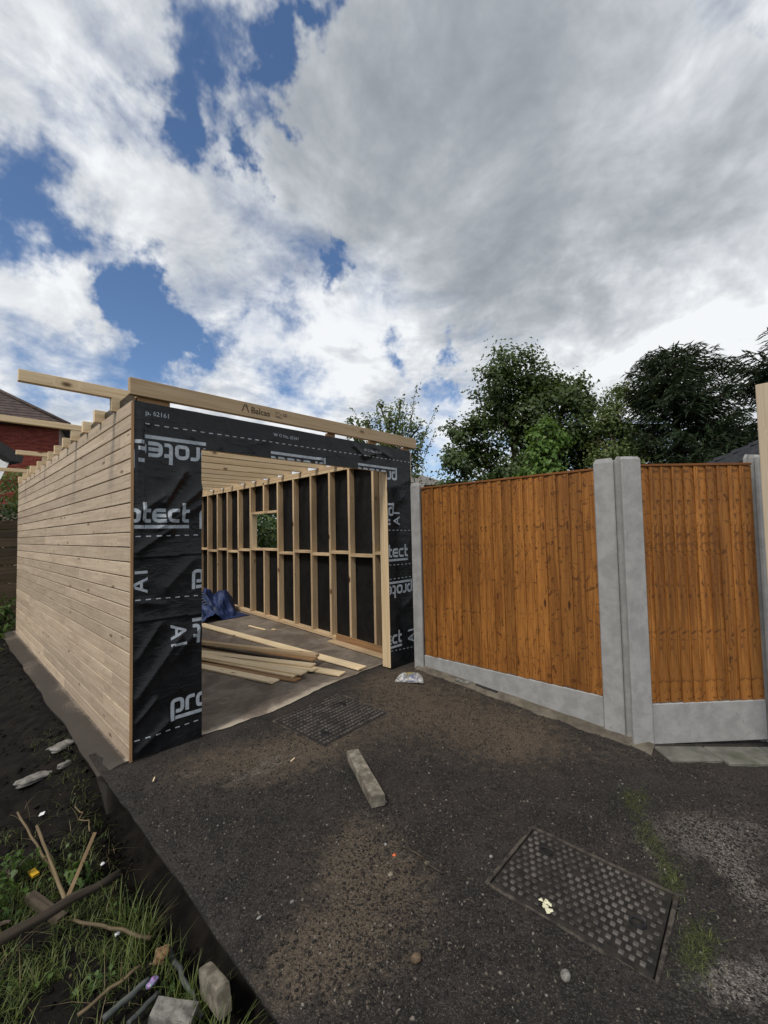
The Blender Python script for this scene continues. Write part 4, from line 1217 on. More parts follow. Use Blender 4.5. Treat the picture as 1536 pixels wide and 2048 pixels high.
stick('fallen_branch', (-1.05, -.98), (-.29, -.83), .024, .019, m_log, 'thick dark bark-covered branch lying across the grass', .010, .10, 'branch', 2, 10, (.02, .03))
stick('bamboo_cane', (-.515, -.12), (-.50, -.86), .0075, .0085, m_stick, 'tan bamboo cane running down into the grass', .002, .075, 'cane', 3, 8, (.01, .02))
stick('bamboo_cane', (-.57, .16), (-.49, -.64), .006, .0065, m_stick, 'thin grey-green stem beside the bamboo cane', .003, .06, 'cane', 4)
stick('dead_stem', (-.30, -.30), (-.305, .04), .004, .003, m_stick, 'thin dry stem standing by the driveway edge', .02, .04, 'stem', 5)
stick('twig', (-.49, -.93), (-.275, -1.24), .006, .009, m_stick, 'knobbly brown twig in the lower grass', .007, .08, 'twig', 6)
stick('cut_stick', (-.56, -1.37), (-.35, -1.35), .007, .006, m_stick, 'tan stick at the bottom edge of the picture', .006, .05, 'stick', 7)
stick('cut_stick', (-.50, -1.45), (-.34, -1.42), .011, .010, m_greystick, 'grey-blue stick at the bottom edge of the picture', .004, .05, 'stick', 8)
stick('cut_stick', (-.44, -1.52), (-.33, -1.48), .009, .009, m_greystick, 'short grey stick end below the shiny wrapper', .003, .04, 'stick', 9)
stick('dead_stem', (-.22, -1.25), (-.235, -1.65), .011, .010, m_greystick, 'grey stalk leaning against the concrete block in the grass', .008, .06, 'stem', 10)
tag(timber('split_cane', None, (-.30, -.42, so_z(-.3, -.42) + .10), (-.49, -.80, so_z(-.49, -.8) + .10), .018, .006, m_cane, .002, up=(.2, .1, 1)), 'flat pale split cane with brown specks', 'cane')
wonky_beam('wood_stub', (-.60, -.58, so_z(-.6, -.58) + .03), (-.51, -.80, so_z(-.51, -.8) + .01), .045, .035, m_log, 'short dark brown stub of rotten wood', 'wood', 12)
for (x, y), sx, sy, rz, lab in (((-.44, .56), .10, .045, 8, 'larger pale broken rubble slab on the black soil'), ((-.25, .77), .085, .05, 30, 'smaller pale broken rubble slab nearest the garage wall'), ((-.28, .52), .04, .02, 20, 'small grey flake between rubble and driveway edge')):
    tag(rock('rubble_slab', (x, y, so_z(x, y) + .016), (sx, sy, .016), m_rubble, None, int(sx * 999), 3, .3, R(rz), .85), lab, 'rubble', 'broken concrete pieces on the soil')
wonky_beam('concrete_block', (-.180, -1.56, -.22), (-.195, -1.74, -.16), .05, .09, m_stone, 'rough grey concrete block standing in the grass by the driveway', 'block', 15, amp=.06)
wonky_beam('broken_slab', (-.37, -1.56, so_z(-.37, -1.56) + .05), (-.27, -1.66, so_z(-.27, -1.66) + .06), .075, .035, m_rubble, 'pale broken slab at the bottom edge beside the concrete block', 'block', 18, amp=.16)
tag(rock('brick_lump', (-.262, -1.33, so_z(-.262, -1.33) + .05), (.035, .030, .026), simple('crumbly_brick', (.13, .07, .035), (.22, .14, .08), 40, .9, .2, .8, .01), None, 31, 3, .4), 'crumbly orange-brown lump in the grass', 'brick')
tag(wonky_beam('yellow_scrap', (-.575, -.42, so_z(-.57, -.42) + .03), (-.562, -.47, so_z(-.56, -.47) + .04), .03, .012, simple('yellow_plastic', (.55, .33, .02), (.65, .42, .04), 20, .4), 'bright yellow plastic scrap behind the bamboo cane', 'scrap', 20), None, None)


def wrapm():
    m_, nt, b = newmat('iridescent_foil', .3, .6); p = node(nt, 'ShaderNodeTexCoord').outputs['Object']; a = noise(nt, p, 40, 3, .6, 1)
    nt.links.new(ramp3(nt, a, [(.3, (.05, .25, .30)), (.5, (.30, .12, .35)), (.6, (.10, .30, .22)), (.75, (.4, .42, .5))]), b.inputs['Base Color']); bump(nt, b, a, .6, .01); return m_


tag(rock('foil_wrapper', (-.335, -1.435, so_z(-.335, -1.435) + .05), (.022, .017, .012), wrapm(), None, 9, 3, .5), 'small shiny multicoloured wrapper in the grass', 'wrapper')
tag(timber('plant_tag', None, (-.475, .10, so_z(-.475, .1) + .02), (-.450, .09, so_z(-.45, .09) + .022), .034, .003, m_white, .001), 'small white plastic tag on the black soil', 'tag')
for (x, y), lab in (((-.36, -1.08), 'white crumb of litter in the middle of the grass'), ((-.30, -.58), 'white shred of litter near the driveway edge')):
    tag(rock('litter_scrap', (x, y, so_z(x, y) + .045), (.012, .009, .006), m_white, None, int(-x * 777), 2, .5), lab, 'litter')


def blades(name, pts, hmin, hmax, wd, mat, lean=.6, seg=3):
    n = len(pts); h = rng.uniform(hmin, hmax, n); a = rng.uniform(0, 2 * np.pi, n); ln = rng.uniform(.15, lean, n) + rng.uniform(0, .5, n) ** 2
    dx, dy = np.cos(a), np.sin(a); w = wd * rng.uniform(.6, 1.2, n); Vs = []
    for k in range(seg + 1):
        t = k / seg; hz = h * t * (1 - .35 * ln * t); out = h * ln * t * t; ww = w * (1 - t ** 1.5 * .92)
        cx = pts[:, 0] + dx * out; cy = pts[:, 1] + dy * out; cz = pts[:, 2] + hz - .01
        Vs.append(np.stack([cx - dy * ww, cy + dx * ww, cz], -1)); Vs.append(np.stack([cx + dy * ww, cy - dx * ww, cz], -1))
    V = np.stack(Vs, 1); m2 = 2 * (seg + 1)
    F = np.concatenate([np.arange(n)[:, None] * m2 + np.array([2 * k, 2 * k + 1, 2 * k + 3, 2 * k + 2])[None] for k in range(seg)])
    at = np.repeat(rng.uniform(0, 1, n), m2); at = np.stack([at, at, at, np.ones_like(at)], -1)
    return mobj(name, V.reshape(-1, 3), F, mat, attr=at)


def scatter(n, x0, x1, y0, y1, fn):
    x = rng.uniform(x0, x1, n); y = rng.uniform(y0, y1, n); k = rng.uniform(0, 1, n) < fn(x, y); return x[k], y[k]


def leaf_litter(x, y):
    n = len(x); P_ = np.stack([x, y, soil_z(x, y) + .008], -1); a = rng.uniform(0, 6.28, n); s_ = rng.uniform(.004, .013, n)[:, None]
    T = np.stack([np.cos(a), np.sin(a), rng.normal(0, .3, n)], -1); B_ = np.stack([-np.sin(a), np.cos(a), rng.normal(0, .3, n)], -1)
    return np.stack([P_ - T * s_, P_ + B_ * s_ * .4, P_ + T * s_, P_ - B_ * s_ * .4 + np.array([0, 0, .004])], 1).reshape(-1, 3), np.arange(n * 4).reshape(n, 4)


def gd(x, y):
    d = sstep(y, -.05, -.75) * .8 * sstep(x, -.22, -.42) + 1.0 * blob(x, y, -.26, -1.15, .10, .25) + .9 * blob(x, y, -.20, -1.75, .10, .35) + .5 * sstep(x, -.45, -.8) * sstep(y, .5, -.2)
    return d * sstep(fbm(x * 5, y * 5, 121, 3), -.45, .25) * (x < -.185)


x, y = scatter(26000, -1.6, -.10, -2.4, 5.5, lambda x, y: (.25 + .75 * sstep(fbm(x * 3, y * 3, 151, 3), -.2, .4)) * (.25 + .75 * blob(x, y, -.25, -.4, .35, 1.4)))
o = grit('soil_clods', len(x), np.stack([x, y, soil_z(x, y)], -1), .003, .026, m_soil)
x, y = scatter(1500, -1.5, -.2, -2.0, .6, lambda x, y: .6 * sstep(fbm(x * 4, y * 4, 155, 3), -.1, .4))
V, F = leaf_litter(x, y)
k_ = np.repeat(rng.uniform(0, 1, len(x)), 4); tag(mobj('leaf_litter', V, F, m_straw, attr=np.stack([k_ * .3, k_, k_, np.ones_like(k_)], -1)), kind='stuff')
x, y = scatter(38000, -1.7, -.15, -2.4, .3, gd)
tag(blades('grass', np.stack([x, y, soil_z(x, y)], -1), .03, .085, .0022, m_grass, 1.1), kind='stuff')
x, y = scatter(1400, -.45, -.185, -2.1, -.7, lambda x, y: blob(x, y, -.27, -1.1, .07, .15) + blob(x, y, -.22, -1.7, .05, .25) + .4 * blob(x, y, -.35, -1.3, .06, .1))
tag(blades('grass', np.stack([x, y, soil_z(x, y)], -1), .10, .21, .0030, m_grass, .8, 4), kind='stuff')
x, y = scatter(900, -1.6, -.2, -2.0, .9, lambda x, y: .5 * sstep(fbm(x * 3, y * 3, 131, 2), -.2, .3))
tag(blades('straw', np.stack([x, y, soil_z(x, y)], -1), .05, .14, .0016, m_straw, 2.2), kind='stuff')
x, y = scatter(22000, .7, 2.3, -3.1, -2.3, lambda x, y: .9 * blob(x, y, 1.07, -2.95, .14, .045) + .35 * blob(x, y, 1.64, -2.68, .2, .045, R(30)) + .3 * blob(x, y, 2.0, -2.5, .12, .06) + .3 * blob(x, y, 1.42, -2.8, .12, .05))
tag(blades('grass', np.stack([x, y, gz(x, y)], -1), .012, .045, .0013, m_grass, 1.4, 2), kind='stuff')
x, y = scatter(2500, -.4, -.17, -.6, 1.3, lambda x, y: .5 * blob(x, y, -.25, .25, .05, .35) + .15)
tag(blades('grass', np.stack([x, y, soil_z(x, y)], -1), .02, .07, .0016, m_grass, 1.5, 2), kind='stuff')

# ------------------------------------------------------------------ foliage


def leaf_geo(P_, N_, size, aspect=.7, fold=.18, droop=0.0):
    n = len(P_); N_ = N_ / (np.linalg.norm(N_, axis=1, keepdims=True) + 1e-9); r_ = rng.normal(size=(n, 3)); r_[:, 2] -= droop
    T = r_ - N_ * (r_ * N_).sum(1, keepdims=True); T /= np.linalg.norm(T, axis=1, keepdims=True) + 1e-9; B_ = np.cross(N_, T)
    s = (size * rng.uniform(.6, 1.25, n))[:, None]; w = s * aspect * .5
    b = P_ - T * s * .5; t = P_ + T * s * .5 - N_ * s * .12; l = P_ - B_ * w + N_ * s * fold - T * s * .05; r2 = P_ + B_ * w + N_ * s * fold - T * s * .05
    V = np.stack([b, r2, t, l], 1).reshape(-1, 3); F = np.arange(n * 4).reshape(n, 4)
    return V, F


def blob_points(blobs, n, clumps=14, spread=.30):
    w = np.array([b[3] ** 2 for b in blobs]); w = w / w.sum(); Ps = []; Ns = []
    for b, ww in zip(blobs, w):
        c = np.array(b[:3]); r_ = b[3]; m_ = int(n * ww) + 8; k = max(4, int(clumps))
        d = rng.normal(size=(k, 3)); d /= np.linalg.norm(d, axis=1, keepdims=True); cc = c + d * r_ * rng.uniform(.45, 1.0, (k, 1))
        idx = rng.integers(0, k, m_); q = rng.normal(size=(m_, 3)) * r_ * spread * np.array([1, 1, .75]); p = cc[idx] + q
        nn = (p - c) / r_ + np.array([0, 0, .7]) + rng.normal(size=(m_, 3)) * .55
        Ps.append(p); Ns.append(nn)
    return np.concatenate(Ps), np.concatenate(Ns)


def crown_obj(parent, V, F, mat, name='crown'):
    k = F.shape[1]; n = len(V) // k; at = np.repeat(rng.uniform(0, 1, n), k); at = np.stack([at, at, at, np.ones_like(at)], -1)
    return mobj(name, V, F, mat, parent, attr=at)


def limb(a, b, r0_, r1_, wob=.12, seg=7, n=6):
    a, b = Vector(a), Vector(b); pts = []
    for k in range(n + 1):
        t = k / n; q = a.lerp(b, t); q.z += .15 * (b - a).length * math.sin(t * math.pi) * .3
        if 0 < k < n: q += Vector((random.uniform(-1, 1), random.uniform(-1, 1), random.uniform(-.5, .5))) * wob * (b - a).length * .3
        pts.append(q)
    return tube(pts, [r0_ + (r1_ - r0_) * k / n for k in range(n + 1)], seg)


def broad_tree(name, base, blobs, n, size, mat, label, trunk_r=.16, fork=None, clumps=14, spread=.3, aspect=.75, bark=None, droop=.3):
    root = empty(name, base, label, 'tree', 'trees beyond the fence')
    base = Vector(base); top = max(b[2] for b in blobs); cx = np.mean([b[0] for b in blobs]); cy = np.mean([b[1] for b in blobs])
    fk = Vector((cx, cy, base.z + (top - base.z) * (fork or .35)))
    parts = [limb(base, fk, trunk_r, trunk_r * .7, .05, 9)]
    for b in blobs:
        parts.append(limb(fk, b[:3], trunk_r * .42, .02, .15))
        for _ in range(4):
            d = Vector(rng.normal(size=3)).normalized() * b[3] * .9; parts.append(limb(b[:3], Vector(b[:3]) + d, .022, .006, .2, 5, 3))
    V, F = merge(parts); mobj('trunk', V, F, bark or m_bark, root, smooth=True)
    P_, N_ = blob_points(blobs, n, clumps, spread); V, F = leaf_geo(P_, N_, size, aspect, droop=droop); crown_obj(root, V, F, mat)
    return root


SYC = [(12.1, 3.01, 6.63, .85), (11.05, 3.42, 6.1, .55), (13.19, 2.75, 6.42, .65), (13.3, 1.82, 5.89, .7), (14.07, 1.49, 5.39, .5), (11.92, 3.85, 5.49, .8), (12.24, 2.97, 5.03, .95), (12.79, 1.99, 4.77, 1.0), (11.13, 4.16, 4.58, .7),
       (10.95, 4.76, 4.75, .42), (14.03, 1.59, 4.4, .8), (10.36, 4.44, 3.5, .62), (11.31, 4.03, 3.4, .85), (11.73, 3.03, 3.4, .9), (13.24, 2.47, 3.5, .95), (13.74, 1.53, 3.3, .75), (12.99, 2.85, 5.9, .6), (12.3, 2.7, 4.2, 1.0), (11.0, 4.2, 2.6, 1.0), (12.5, 2.6, 2.7, 1.1)]
broad_tree('sycamore_tree', (12.3, 3.0, -.6), SYC, 38000, .125, m_syc, 'tall dark green broadleaf tree with a domed crown behind the long fence panel', .2, clumps=13, spread=.26)
SAP = [(7.83, .43, 3.62, .18), (7.72, .56, 3.38, .24), (7.98, .3, 3.30, .24), (7.8, .5, 3.03, .38), (7.88, .44, 2.66, .40), (7.63, .71, 2.62, .28), (7.85, .45, 2.2, .4)]
broad_tree('maple_sapling', (7.8, .48, -.6), SAP, 2600, .10, m_sap, 'light green young tree just behind the long fence panel', .04, .6, 9, .32, .8, droop=.9)
BIR = [(12.35, 0.18, 5.38, 0.21), (12.21, 0.35, 5.0, 0.33), (12.12, 0.48, 4.5, 0.46), (12.74, 0.41, 4.16, 0.46), (11.9, 0.45, 3.63, 0.59), (12.49, 0.18, 3.32, 0.55), (12.16, 0.27, 2.72, 0.67)]
broad_tree('birch_tree', (12.15, .35, -.6), BIR, 6500, .085, m_birch, 'loose yellowish green tree between the broadleaf tree and the spruce', .1, .5, 12, .34, .6)
PEAR = [(6.3, 3.42, 4.05, .36), (5.95, 3.8, 3.95, .24), (6.71, 3.02, 3.8, .26), (6.14, 3.57, 4.45, .10), (6.46, 3.24, 4.46, .10), (5.66, 4.09, 4.12, .09), (6.32, 3.45, 3.5, .5), (6.69, 3.1, 3.0, .32), (6.76, 3.0, 3.4, .25), (5.75, 4.02, 3.7, .18), (6.3, 3.5, 2.8, .6)]
pt = broad_tree('pear_tree', (6.3, 3.45, -.6), PEAR, 2600, .085, m_pear, 'slender light green tree with upright shoots behind the garage beam', .05, .62, 9, .36, .55)
# its upright shoots
V = []; F = []; LP = []; LN = []
for k in range(44):
    b = Vector((6.3, 3.45, 3.3)) + Vector((random.gauss(0, .50), random.gauss(0, .50), random.uniform(-.2, .3))); L = random.uniform(.5, 1.05); d = Vector(((b.x - 6.3) * .6, (b.y - 3.45) * .6, 1)).normalized()
    vv, f2 = limb(b, b + d * L, .009, .002, .1, 5, 4); nn = len(V); V += vv; F += [[nn + i for i in q] for q in f2]
    for t in np.linspace(.15, 1, 16):
        for _ in range(2): LP.append(tuple(b + d * L * t + Vector((random.gauss(0, .035), random.gauss(0, .035), random.gauss(0, .03))))); LN.append((random.gauss(0, 1), random.gauss(0, 1), .7))
mobj('shoots', V, F, m_bark, pt); V, F = leaf_geo(np.array(LP), np.array(LN), .075, .5); crown_obj(pt, V, F, m_pear, 'shoot_leaves')


def conifer(base, z0, z1, radf, n_br, label, name='spruce_tree', az=None, droop=.25, dens=1.0, cat='tree'):
    root = empty(name, base, label, cat, 'trees beyond the fence'); bx, by = base[0], base[1]
    V, F = tube([(bx, by, base[2]), (bx + .03, by, (z0 + z1) / 2), (bx, by, z1)], [.17, .11, .015], 9); parts = [(V, F)]; QP = []; QT = []
    for k in range(n_br):
        t = (k + random.random()) / n_br; z = z0 + (z1 - z0) * t; a = random.uniform(0, 2 * math.pi) if az is None else az()
        L = radf(z, a) * random.uniform(.82, 1.08); d = Vector((math.cos(a), math.sin(a), 0)); side = Vector((-d.y, d.x, 0)); pts = []
        steep = .55 * t
        for j in range(7):
            s = j / 6; pts.append(Vector((bx, by, z)) + d * L * s + Vector((0, 0, L * (steep * s - droop * s * s + .16 * s ** 4))))
        parts.append(tube(pts, [.02 * (1 - j / 7) + .004 for j in range(7)], 5, False))
        nt_ = int(11 * dens * L) + 4
        for j in range(nt_):
            s = .18 + .82 * (j + random.random()) / nt_; q0 = pts[min(5, int(s * 6))].lerp(pts[min(6, int(s * 6) + 1)], s * 6 - int(s * 6))
            tl = L * .34 * (1.15 - s) + .14; sd = random.choice((-1, 1)); td = (d * .75 + side * sd * random.uniform(.4, 1) + Vector((0, 0, random.uniform(-.45, .1)))).normalized()
            m2 = max(3, int(tl / .055))
            for i in range(m2):
                u = (i + .5) / m2; QP.append(q0 + td * tl * u - Vector((0, 0, tl * .3 * u * u))); QT.append(td + Vector((0, 0, -.35 * u)) + Vector(rng.normal(size=3)) * .25)
        for i in range(5): QP.append(pts[6] - d * .05 * i); QT.append(d + Vector((0, 0, .5)) + Vector(rng.normal(size=3)) * .2)
    V, F = merge(parts); mobj('trunk', V, F, m_bark, root, smooth=True)
    P_ = np.array([tuple(q) for q in QP]); T = np.array([tuple(q) for q in QT]); T /= np.linalg.norm(T, axis=1, keepdims=True); n = len(P_)
    Vs = []
    for rep in range(3):
        N_ = rng.normal(size=(n, 3)) + np.array([0, 0, 1.0]); B_ = np.cross(T, N_); B_ /= np.linalg.norm(B_, axis=1, keepdims=True); s = rng.uniform(.11, .19, n)[:, None]; w = rng.uniform(.009, .018, n)[:, None]
        Vs.append(np.stack([P_ - T * s * .4, P_ + B_ * w, P_ + T * s * .6, P_ - B_ * w], 1))
    V = np.concatenate(Vs).reshape(-1, 3); crown_obj(root, V, np.arange(len(V)).reshape(-1, 4), m_spruce)
    return root


def rad_spruce(z, a):
    t = (z - 1.2) / (6.55 - 1.2); r_ = 2.15 * max(0, 1 - t ** 2.2) ** .62 + .12
    rt = max(0, math.cos(a - R(-44)))
    if 3.2 < z < 4.0: r_ *= 1 + .40 * rt ** 4
    elif z < 5.2: r_ *= 1 - .22 * rt ** 2
    return r_


conifer((13.82, -.85, -.6), 1.4, 6.55, rad_spruce, 330, 'broad dark spruce with drooping branches behind the short fence panel', dens=1.2)
conifer((14.3, -3.45, -.6), 3.6, 6.1, lambda z, a: (1.65 if abs(z - 5.1) < .42 or abs(z - 3.95) < .28 else .3) * (1.0 if z < 5.5 else .4), 150, 'dark spreading conifer reaching in behind the tall pale upright', 'cedar_tree', dens=1.3, droop=.12)


def shrub(name, base, blobs, n, size, mat, label, aspect=.5, cat='shrub', grp='shrubs around the plot', spread=.34):
    root = empty(name, base, label, cat, grp); parts = []
    for b in blobs:
        for _ in range(3): parts.append(limb(base, Vector(b[:3]) + Vector(rng.normal(size=3)) * b[3] * .5, .014, .005, .12, 5, 5))
    V, F = merge(parts); mobj('stems', V, F, m_bark, root)
    P_, N_ = blob_points(blobs, n, 12, spread); V, F = leaf_geo(P_, N_, size, aspect); crown_obj(root, V, F, mat, 'leaves')


shrub('laurel_bush', (4.3, 5.4, -.6), [(4.3, 5.4, 1.2, .7), (4.0, 5.0, 1.0, .5), (4.2, 5.3, 1.9, .6), (4.7, 6.1, 2.0, .7), (3.75, 4.7, 1.6, .4), (4.7, 5.9, 1.3, .8), (4.1, 5.3, .5, .7), (4.6, 5.6, .6, .8)], 6500, .13, m_laurel, 'leafy green laurel bush seen through the window opening', .42)
shrub('laurel_bush', (.1, 8.6, -.6), [(.0, 8.4, 1.9, .45), (.3, 8.6, 2.3, .40), (-.5, 8.7, 1.9, .6), (.5, 8.5, 1.6, .5), (-.2, 8.6, 1.2, .6)], 3000, .11, m_laurel, 'dense green bush behind the old board fence', .45)
shrub('laurel_bush', (.95, 12.4, -.6), [(.9, 12.4, 3.3, .35), (1.4, 12.2, 3.25, .35), (.5, 12.7, 3.2, .4), (1.1, 12.3, 2.6, .7)], 1600, .12, m_pear, 'yellow-green bush in front of the red brick house', .5)
for (x, y, h, r_, lab) in ((-.18, 6.7, .55, .25, 'broad-leaved weed at the far end of the clad wall'), (-.45, 6.2, .5, .28, 'leafy weed beside the far garden soil'), (-.75, 4.6, .45, .28, 'leafy weed at the left picture edge'), (-.7, 7.0, 1.35, .35, 'tall arching plant in front of the old board fence')):
    z = so_z(x, y); shrub('garden_weed', (x, y, z), [(x, y, z + h * .7, r_ * .8), (x + .06, y, z + h * .35, r_)], 130, .15, m_weed, lab, .34, 'plant', 'leafy weeds along the garden', .45)
for (x, y, h, r_, lab) in ((-.66, -.42, .10, .08, 'nettle-like weed by the yellow scrap'), (-.75, -.62, .09, .09, 'nettle-like weed at the left edge of the grass'), (-.42, -.62, .08, .05, 'small weed between the canes'), (-.85, -1.1, .06, .08, 'low weed under the thick branch')):
    z = so_z(x, y); shrub('garden_weed', (x, y, z), [(x, y, z + h, r_ * .7), (x + .03, y, z + h * .5, r_)], 70, .045, m_weed, lab, .5, 'plant', 'leafy weeds along the garden', .45)

x, y = scatter(5200, -1.8, -.2, -2.3, .35, lambda x, y: np.clip(gd(x, y), 0, 1) * sstep(fbm(x * 4 + 9, y * 4, 161, 3), -.15, .3))
V, F = leaf_geo(np.stack([x, y, soil_z(x, y) + rng.uniform(.01, .05, len(x))], -1), np.stack([rng.normal(0, .5, len(x)), rng.normal(0, .5, len(x)), np.ones(len(x))], -1), .026, .7)
k_ = np.repeat(rng.uniform(0, 1, len(x)), 4); tag(mobj('ground_ivy', V, F, m_weed, attr=np.stack([k_, k_, k_, np.ones_like(k_)], -1)), kind='stuff')

# ------------------------------------------------------------------ old board fence and the neighbouring buildings
of = empty('board_fence', (-.9, 7.25, -.3), 'old dark fence of wide horizontal boards at the garden end', 'fence')
for k in range(13):
    z0 = -.28 + k * .165; timber('fence_board', of, (-2.6, 7.2 + random.uniform(-.01, .01), z0 + .08), (.9, 7.2, z0 + .08 + random.uniform(-.012, .012)), .155, .025, m_oldfence, .003, up=(0, -1, 0))
for x in (-2.5, -1.0, .75): box('fence_upright', of, x, x + .08, 7.225, 7.30, -.6, 1.9, m_oldfence)

hs = empty('brick_house', (.5, 18, -.6), 'red brick house with a brown tiled hipped roof behind the garage', 'house')
u = Vector((3.53, -1.0, 0)).normalized(); v = Vector((.273, .962, 0)); Cn = Vector((2.36, 17.55, 0)); WL = 6.0; WH = 5.92
core = []
for a, b in ((Cn - u * WL, Cn), (Cn, Cn + v * 7)):
    core.append((a, b))
q = [Cn - u * WL + v * .02, Cn + v * .02 - u * .02, Cn + v * 7 - u * .02, Cn - u * WL + v * 7]
V = [(p.x, p.y, z) for z in (-.6, WH) for p in q]
mobj('wall', V, [[0, 1, 5, 4], [1, 2, 6, 5], [2, 3, 7, 6], [3, 0, 4, 7]], m_mortar, hs)
parts = []; BL, BH = .225, .075
for row in range(44):
    z = WH - (row + .5) * BH
    o0 = (row % 2) * BL / 2
    for k in range(28):
        s0 = k * BL - o0 + .005; s1 = s0 + BL - .012
        if s0 < 0: s0 = .0
        if s1 > WL: break
        a = Cn - u * s1; b = Cn - u * s0; nrm = -v * .012
        pts = [a + nrm, b + nrm, b, a]
        vv = [(p.x, p.y, zz_) for zz_ in (z - BH / 2 + .005, z + BH / 2 - .005) for p in pts]
        parts.append((vv, [[0, 1, 5, 4], [1, 2, 6, 5], [3, 0, 4, 7], [4, 5, 6, 7], [0, 3, 2, 1]]))
V, F = merge(parts); o = mobj('brickwork', V, F, m_brick, hs); o['kind'] = 'stuff'
rf = empty('roof', (.5, 18, WH), parent=hs)
Ec = Cn + u * .35 - v * .35; tn = math.tan(R(33)); cs = math.cos(R(33)); parts = []; st = .30
for k in range(16):
    h0, h1 = k * st * cs, (k + 1.08) * st * cs
    for (along, inw) in ((-u, v), (v, -u)):
        a0 = Ec + along * h0 + inw * h0; b0 = Ec + along * (WL + .7) + inw * h0; a1 = Ec + along * h1 + inw * h1; b1 = Ec + along * (WL + .7) + inw * h1
        z0, z1 = WH + h0 * tn + .045, WH + h1 * tn + .012
        vv = [(a0.x, a0.y, z0), (b0.x, b0.y, z0), (b1.x, b1.y, z1), (a1.x, a1.y, z1), (a0.x, a0.y, z0 - .045), (b0.x, b0.y, z0 - .045)]
        parts.append((vv, [[0, 1, 2, 3], [4, 5, 1, 0]]))
V, F = merge(parts); o = mobj('tile_courses', V, F, m_rooftile, rf); o['kind'] = 'stuff'
hp = [Ec + Vector((0, 0, WH + .06)), Ec + (-u + v) * 4.0 + Vector((0, 0, WH + 4.0 * tn + .08))]
V, F = tube(hp, [.075, .075], 8); mobj('hip_tiles', V, F, m_rooftile, rf, smooth=True)
timber('gutter', rf, (Ec.x, Ec.y, WH - .02), tuple(Ec - u * (WL + .7) + Vector((0, 0, WH - .02))), .11, .09, m_dark)
timber('fascia', rf, tuple(Cn + u * .3 - v * .28 + Vector((0, 0, WH - .03))), tuple(Cn - u * WL - v * .28 + Vector((0, 0, WH - .03))), .03, .16, m_dark)

# white-gabled outbuilding at the picture edge
ob = empty('white_outbuilding', (-1.4, 6.9, -.6), 'white boarded outbuilding with a black overhanging roof edge', 'shed')
pw_ = [Vector(q) for q in [(-1.053, 7.328, 3.838), (-0.084, 6.388, 2.852), (-0.242, 6.582, 2.404), (-0.997, 7.47, 0.846)]]; bk = Vector((-.35, 1.0, 0)) * 1.6
V = [tuple(p) for p in pw_] + [tuple(p + bk) for p in pw_]
mobj('gable', V, [[3, 2, 1, 0], [4, 5, 6, 7], [0, 1, 5, 4], [1, 2, 6, 5], [2, 3, 7, 6], [3, 0, 4, 7]], m_white, ob)
pr = [Vector(q) for q in [(-1.114, 7.235, 4.019), (0.068, 6.083, 2.904), (0.046, 6.113, 2.795), (-0.084, 6.244, 2.85), (-1.11, 7.245, 3.792)]]; V = [tuple(p) for p in pr] + [tuple(p + bk * 1.1) for p in pr]
mobj('roof_edge', V, [[4, 3, 2, 1, 0], [5, 6, 7, 8, 9]] + [[k, (k + 1) % 5, 5 + (k + 1) % 5, 5 + k] for k in range(5)], m_dark, ob)
w4 = [Vector(q) for q in [(-1.092, 8.194, 2.264), (-0.33, 7.405, 2.241)]]
box('wall', ob, min(w4[0].x, w4[1].x) - .3, max(w4[0].x, w4[1].x) - .35, 7.0, 7.15, -.6, 2.0, m_white)

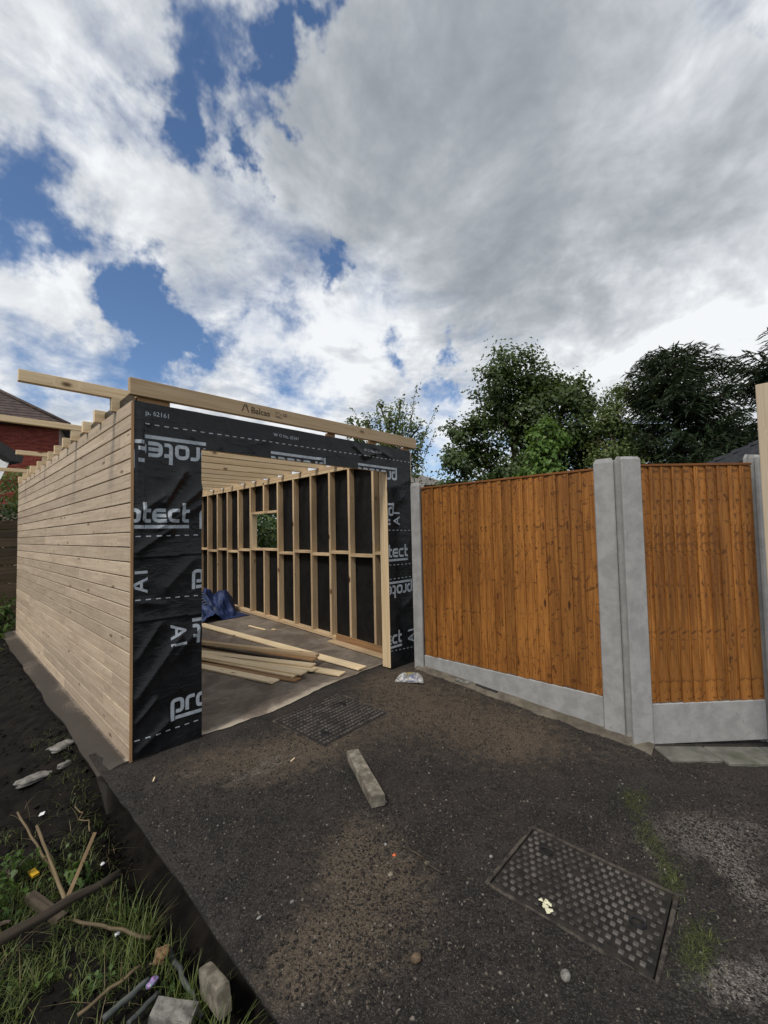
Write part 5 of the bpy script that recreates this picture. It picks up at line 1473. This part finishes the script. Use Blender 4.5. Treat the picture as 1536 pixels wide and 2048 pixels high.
# dark-tiled outbuilding behind the short panel
sl = empty('slate_outbuilding', (8.2, -2.9, -.6), 'low outbuilding with a dark grey tiled verge behind the short fence panel', 'shed')
a = Vector((6.97, -2.20, 2.38)); b = Vector((8.62, -3.98, 3.37)); dv = Vector((.985, .13, 0)) * 2.0
nst = 9
for k in range(nst):
    p0 = a.lerp(b, k / nst) + Vector((0, 0, .012)); p1 = a.lerp(b, (k + 1.12) / nst) - Vector((0, 0, .02)); up = Vector((0, 0, 1))
    V = [tuple(q) for q in (p0, p1, p1 + dv, p0 + dv, p0 - up * .05, p1 - up * .05, p1 + dv - up * .05, p0 + dv - up * .05)]
    mobj('verge_tile', V, [[0, 1, 2, 3], [4, 7, 6, 5], [0, 4, 5, 1], [1, 5, 6, 2], [2, 6, 7, 3], [3, 7, 4, 0]], m_slate, sl)
V = [tuple(q) for q in (a - Vector((0, 0, .06)), b - Vector((0, 0, .06)), b - Vector((0, 0, .22)), a - Vector((0, 0, .20)))]; dd = dv * .03
V += [tuple(Vector(q) + dd) for q in V]; mobj('bargeboard', V, [[0, 3, 2, 1], [4, 5, 6, 7], [0, 1, 5, 4], [3, 7, 6, 2], [0, 4, 7, 3], [1, 2, 6, 5]], m_slate, sl)
V = [tuple(q) for q in (a + dv * .06 - Vector((0, 0, .2)), b + dv * .06 - Vector((0, 0, .2)), Vector((b.x, b.y, -.6)) + dv * .06, Vector((a.x, a.y, -.6)) + dv * .06)]; dd = dv * .8
V += [tuple(Vector(q) + dd) for q in V]; mobj('wall', V, [[0, 3, 2, 1], [4, 5, 6, 7], [0, 1, 5, 4], [3, 7, 6, 2], [0, 4, 7, 3], [1, 2, 6, 5]], m_oldfence, sl)

# grey-roofed house seen between the garage and the trees
fh = empty('grey_roofed_house', (15, 11, -.6), 'distant house with a plain grey hipped roof beside the broadleaf tree', 'house')
rx = Vector((.694, -.72, 0)); ry = Vector((.72, .694, 0)); e1 = Vector((17.35, 9.35, 3.85))
q = [e1 - rx * 7, e1, e1 + ry * 6, e1 - rx * 7 + ry * 6]; r1_ = e1 - rx * 1.5 + ry * 3 + Vector((0, 0, .95)); r0_ = e1 - rx * 5.5 + ry * 3 + Vector((0, 0, .95))
V = [tuple(p) for p in q] + [tuple(r0_), tuple(r1_)]
mobj('roof', V, [[0, 1, 5, 4], [1, 2, 5], [2, 3, 4, 5], [3, 0, 4]], m_greyroof, fh)
V = [(p.x, p.y, z) for z in (-.6, 3.84) for p in [q[0] + rx * .3 + ry * .3, q[1] - rx * .3 + ry * .3, q[2] - rx * .3 - ry * .3, q[3] + rx * .3 - ry * .3]]
mobj('wall', V, [[0, 1, 5, 4], [1, 2, 6, 5], [2, 3, 7, 6], [3, 0, 4, 7]], m_mortar, fh)
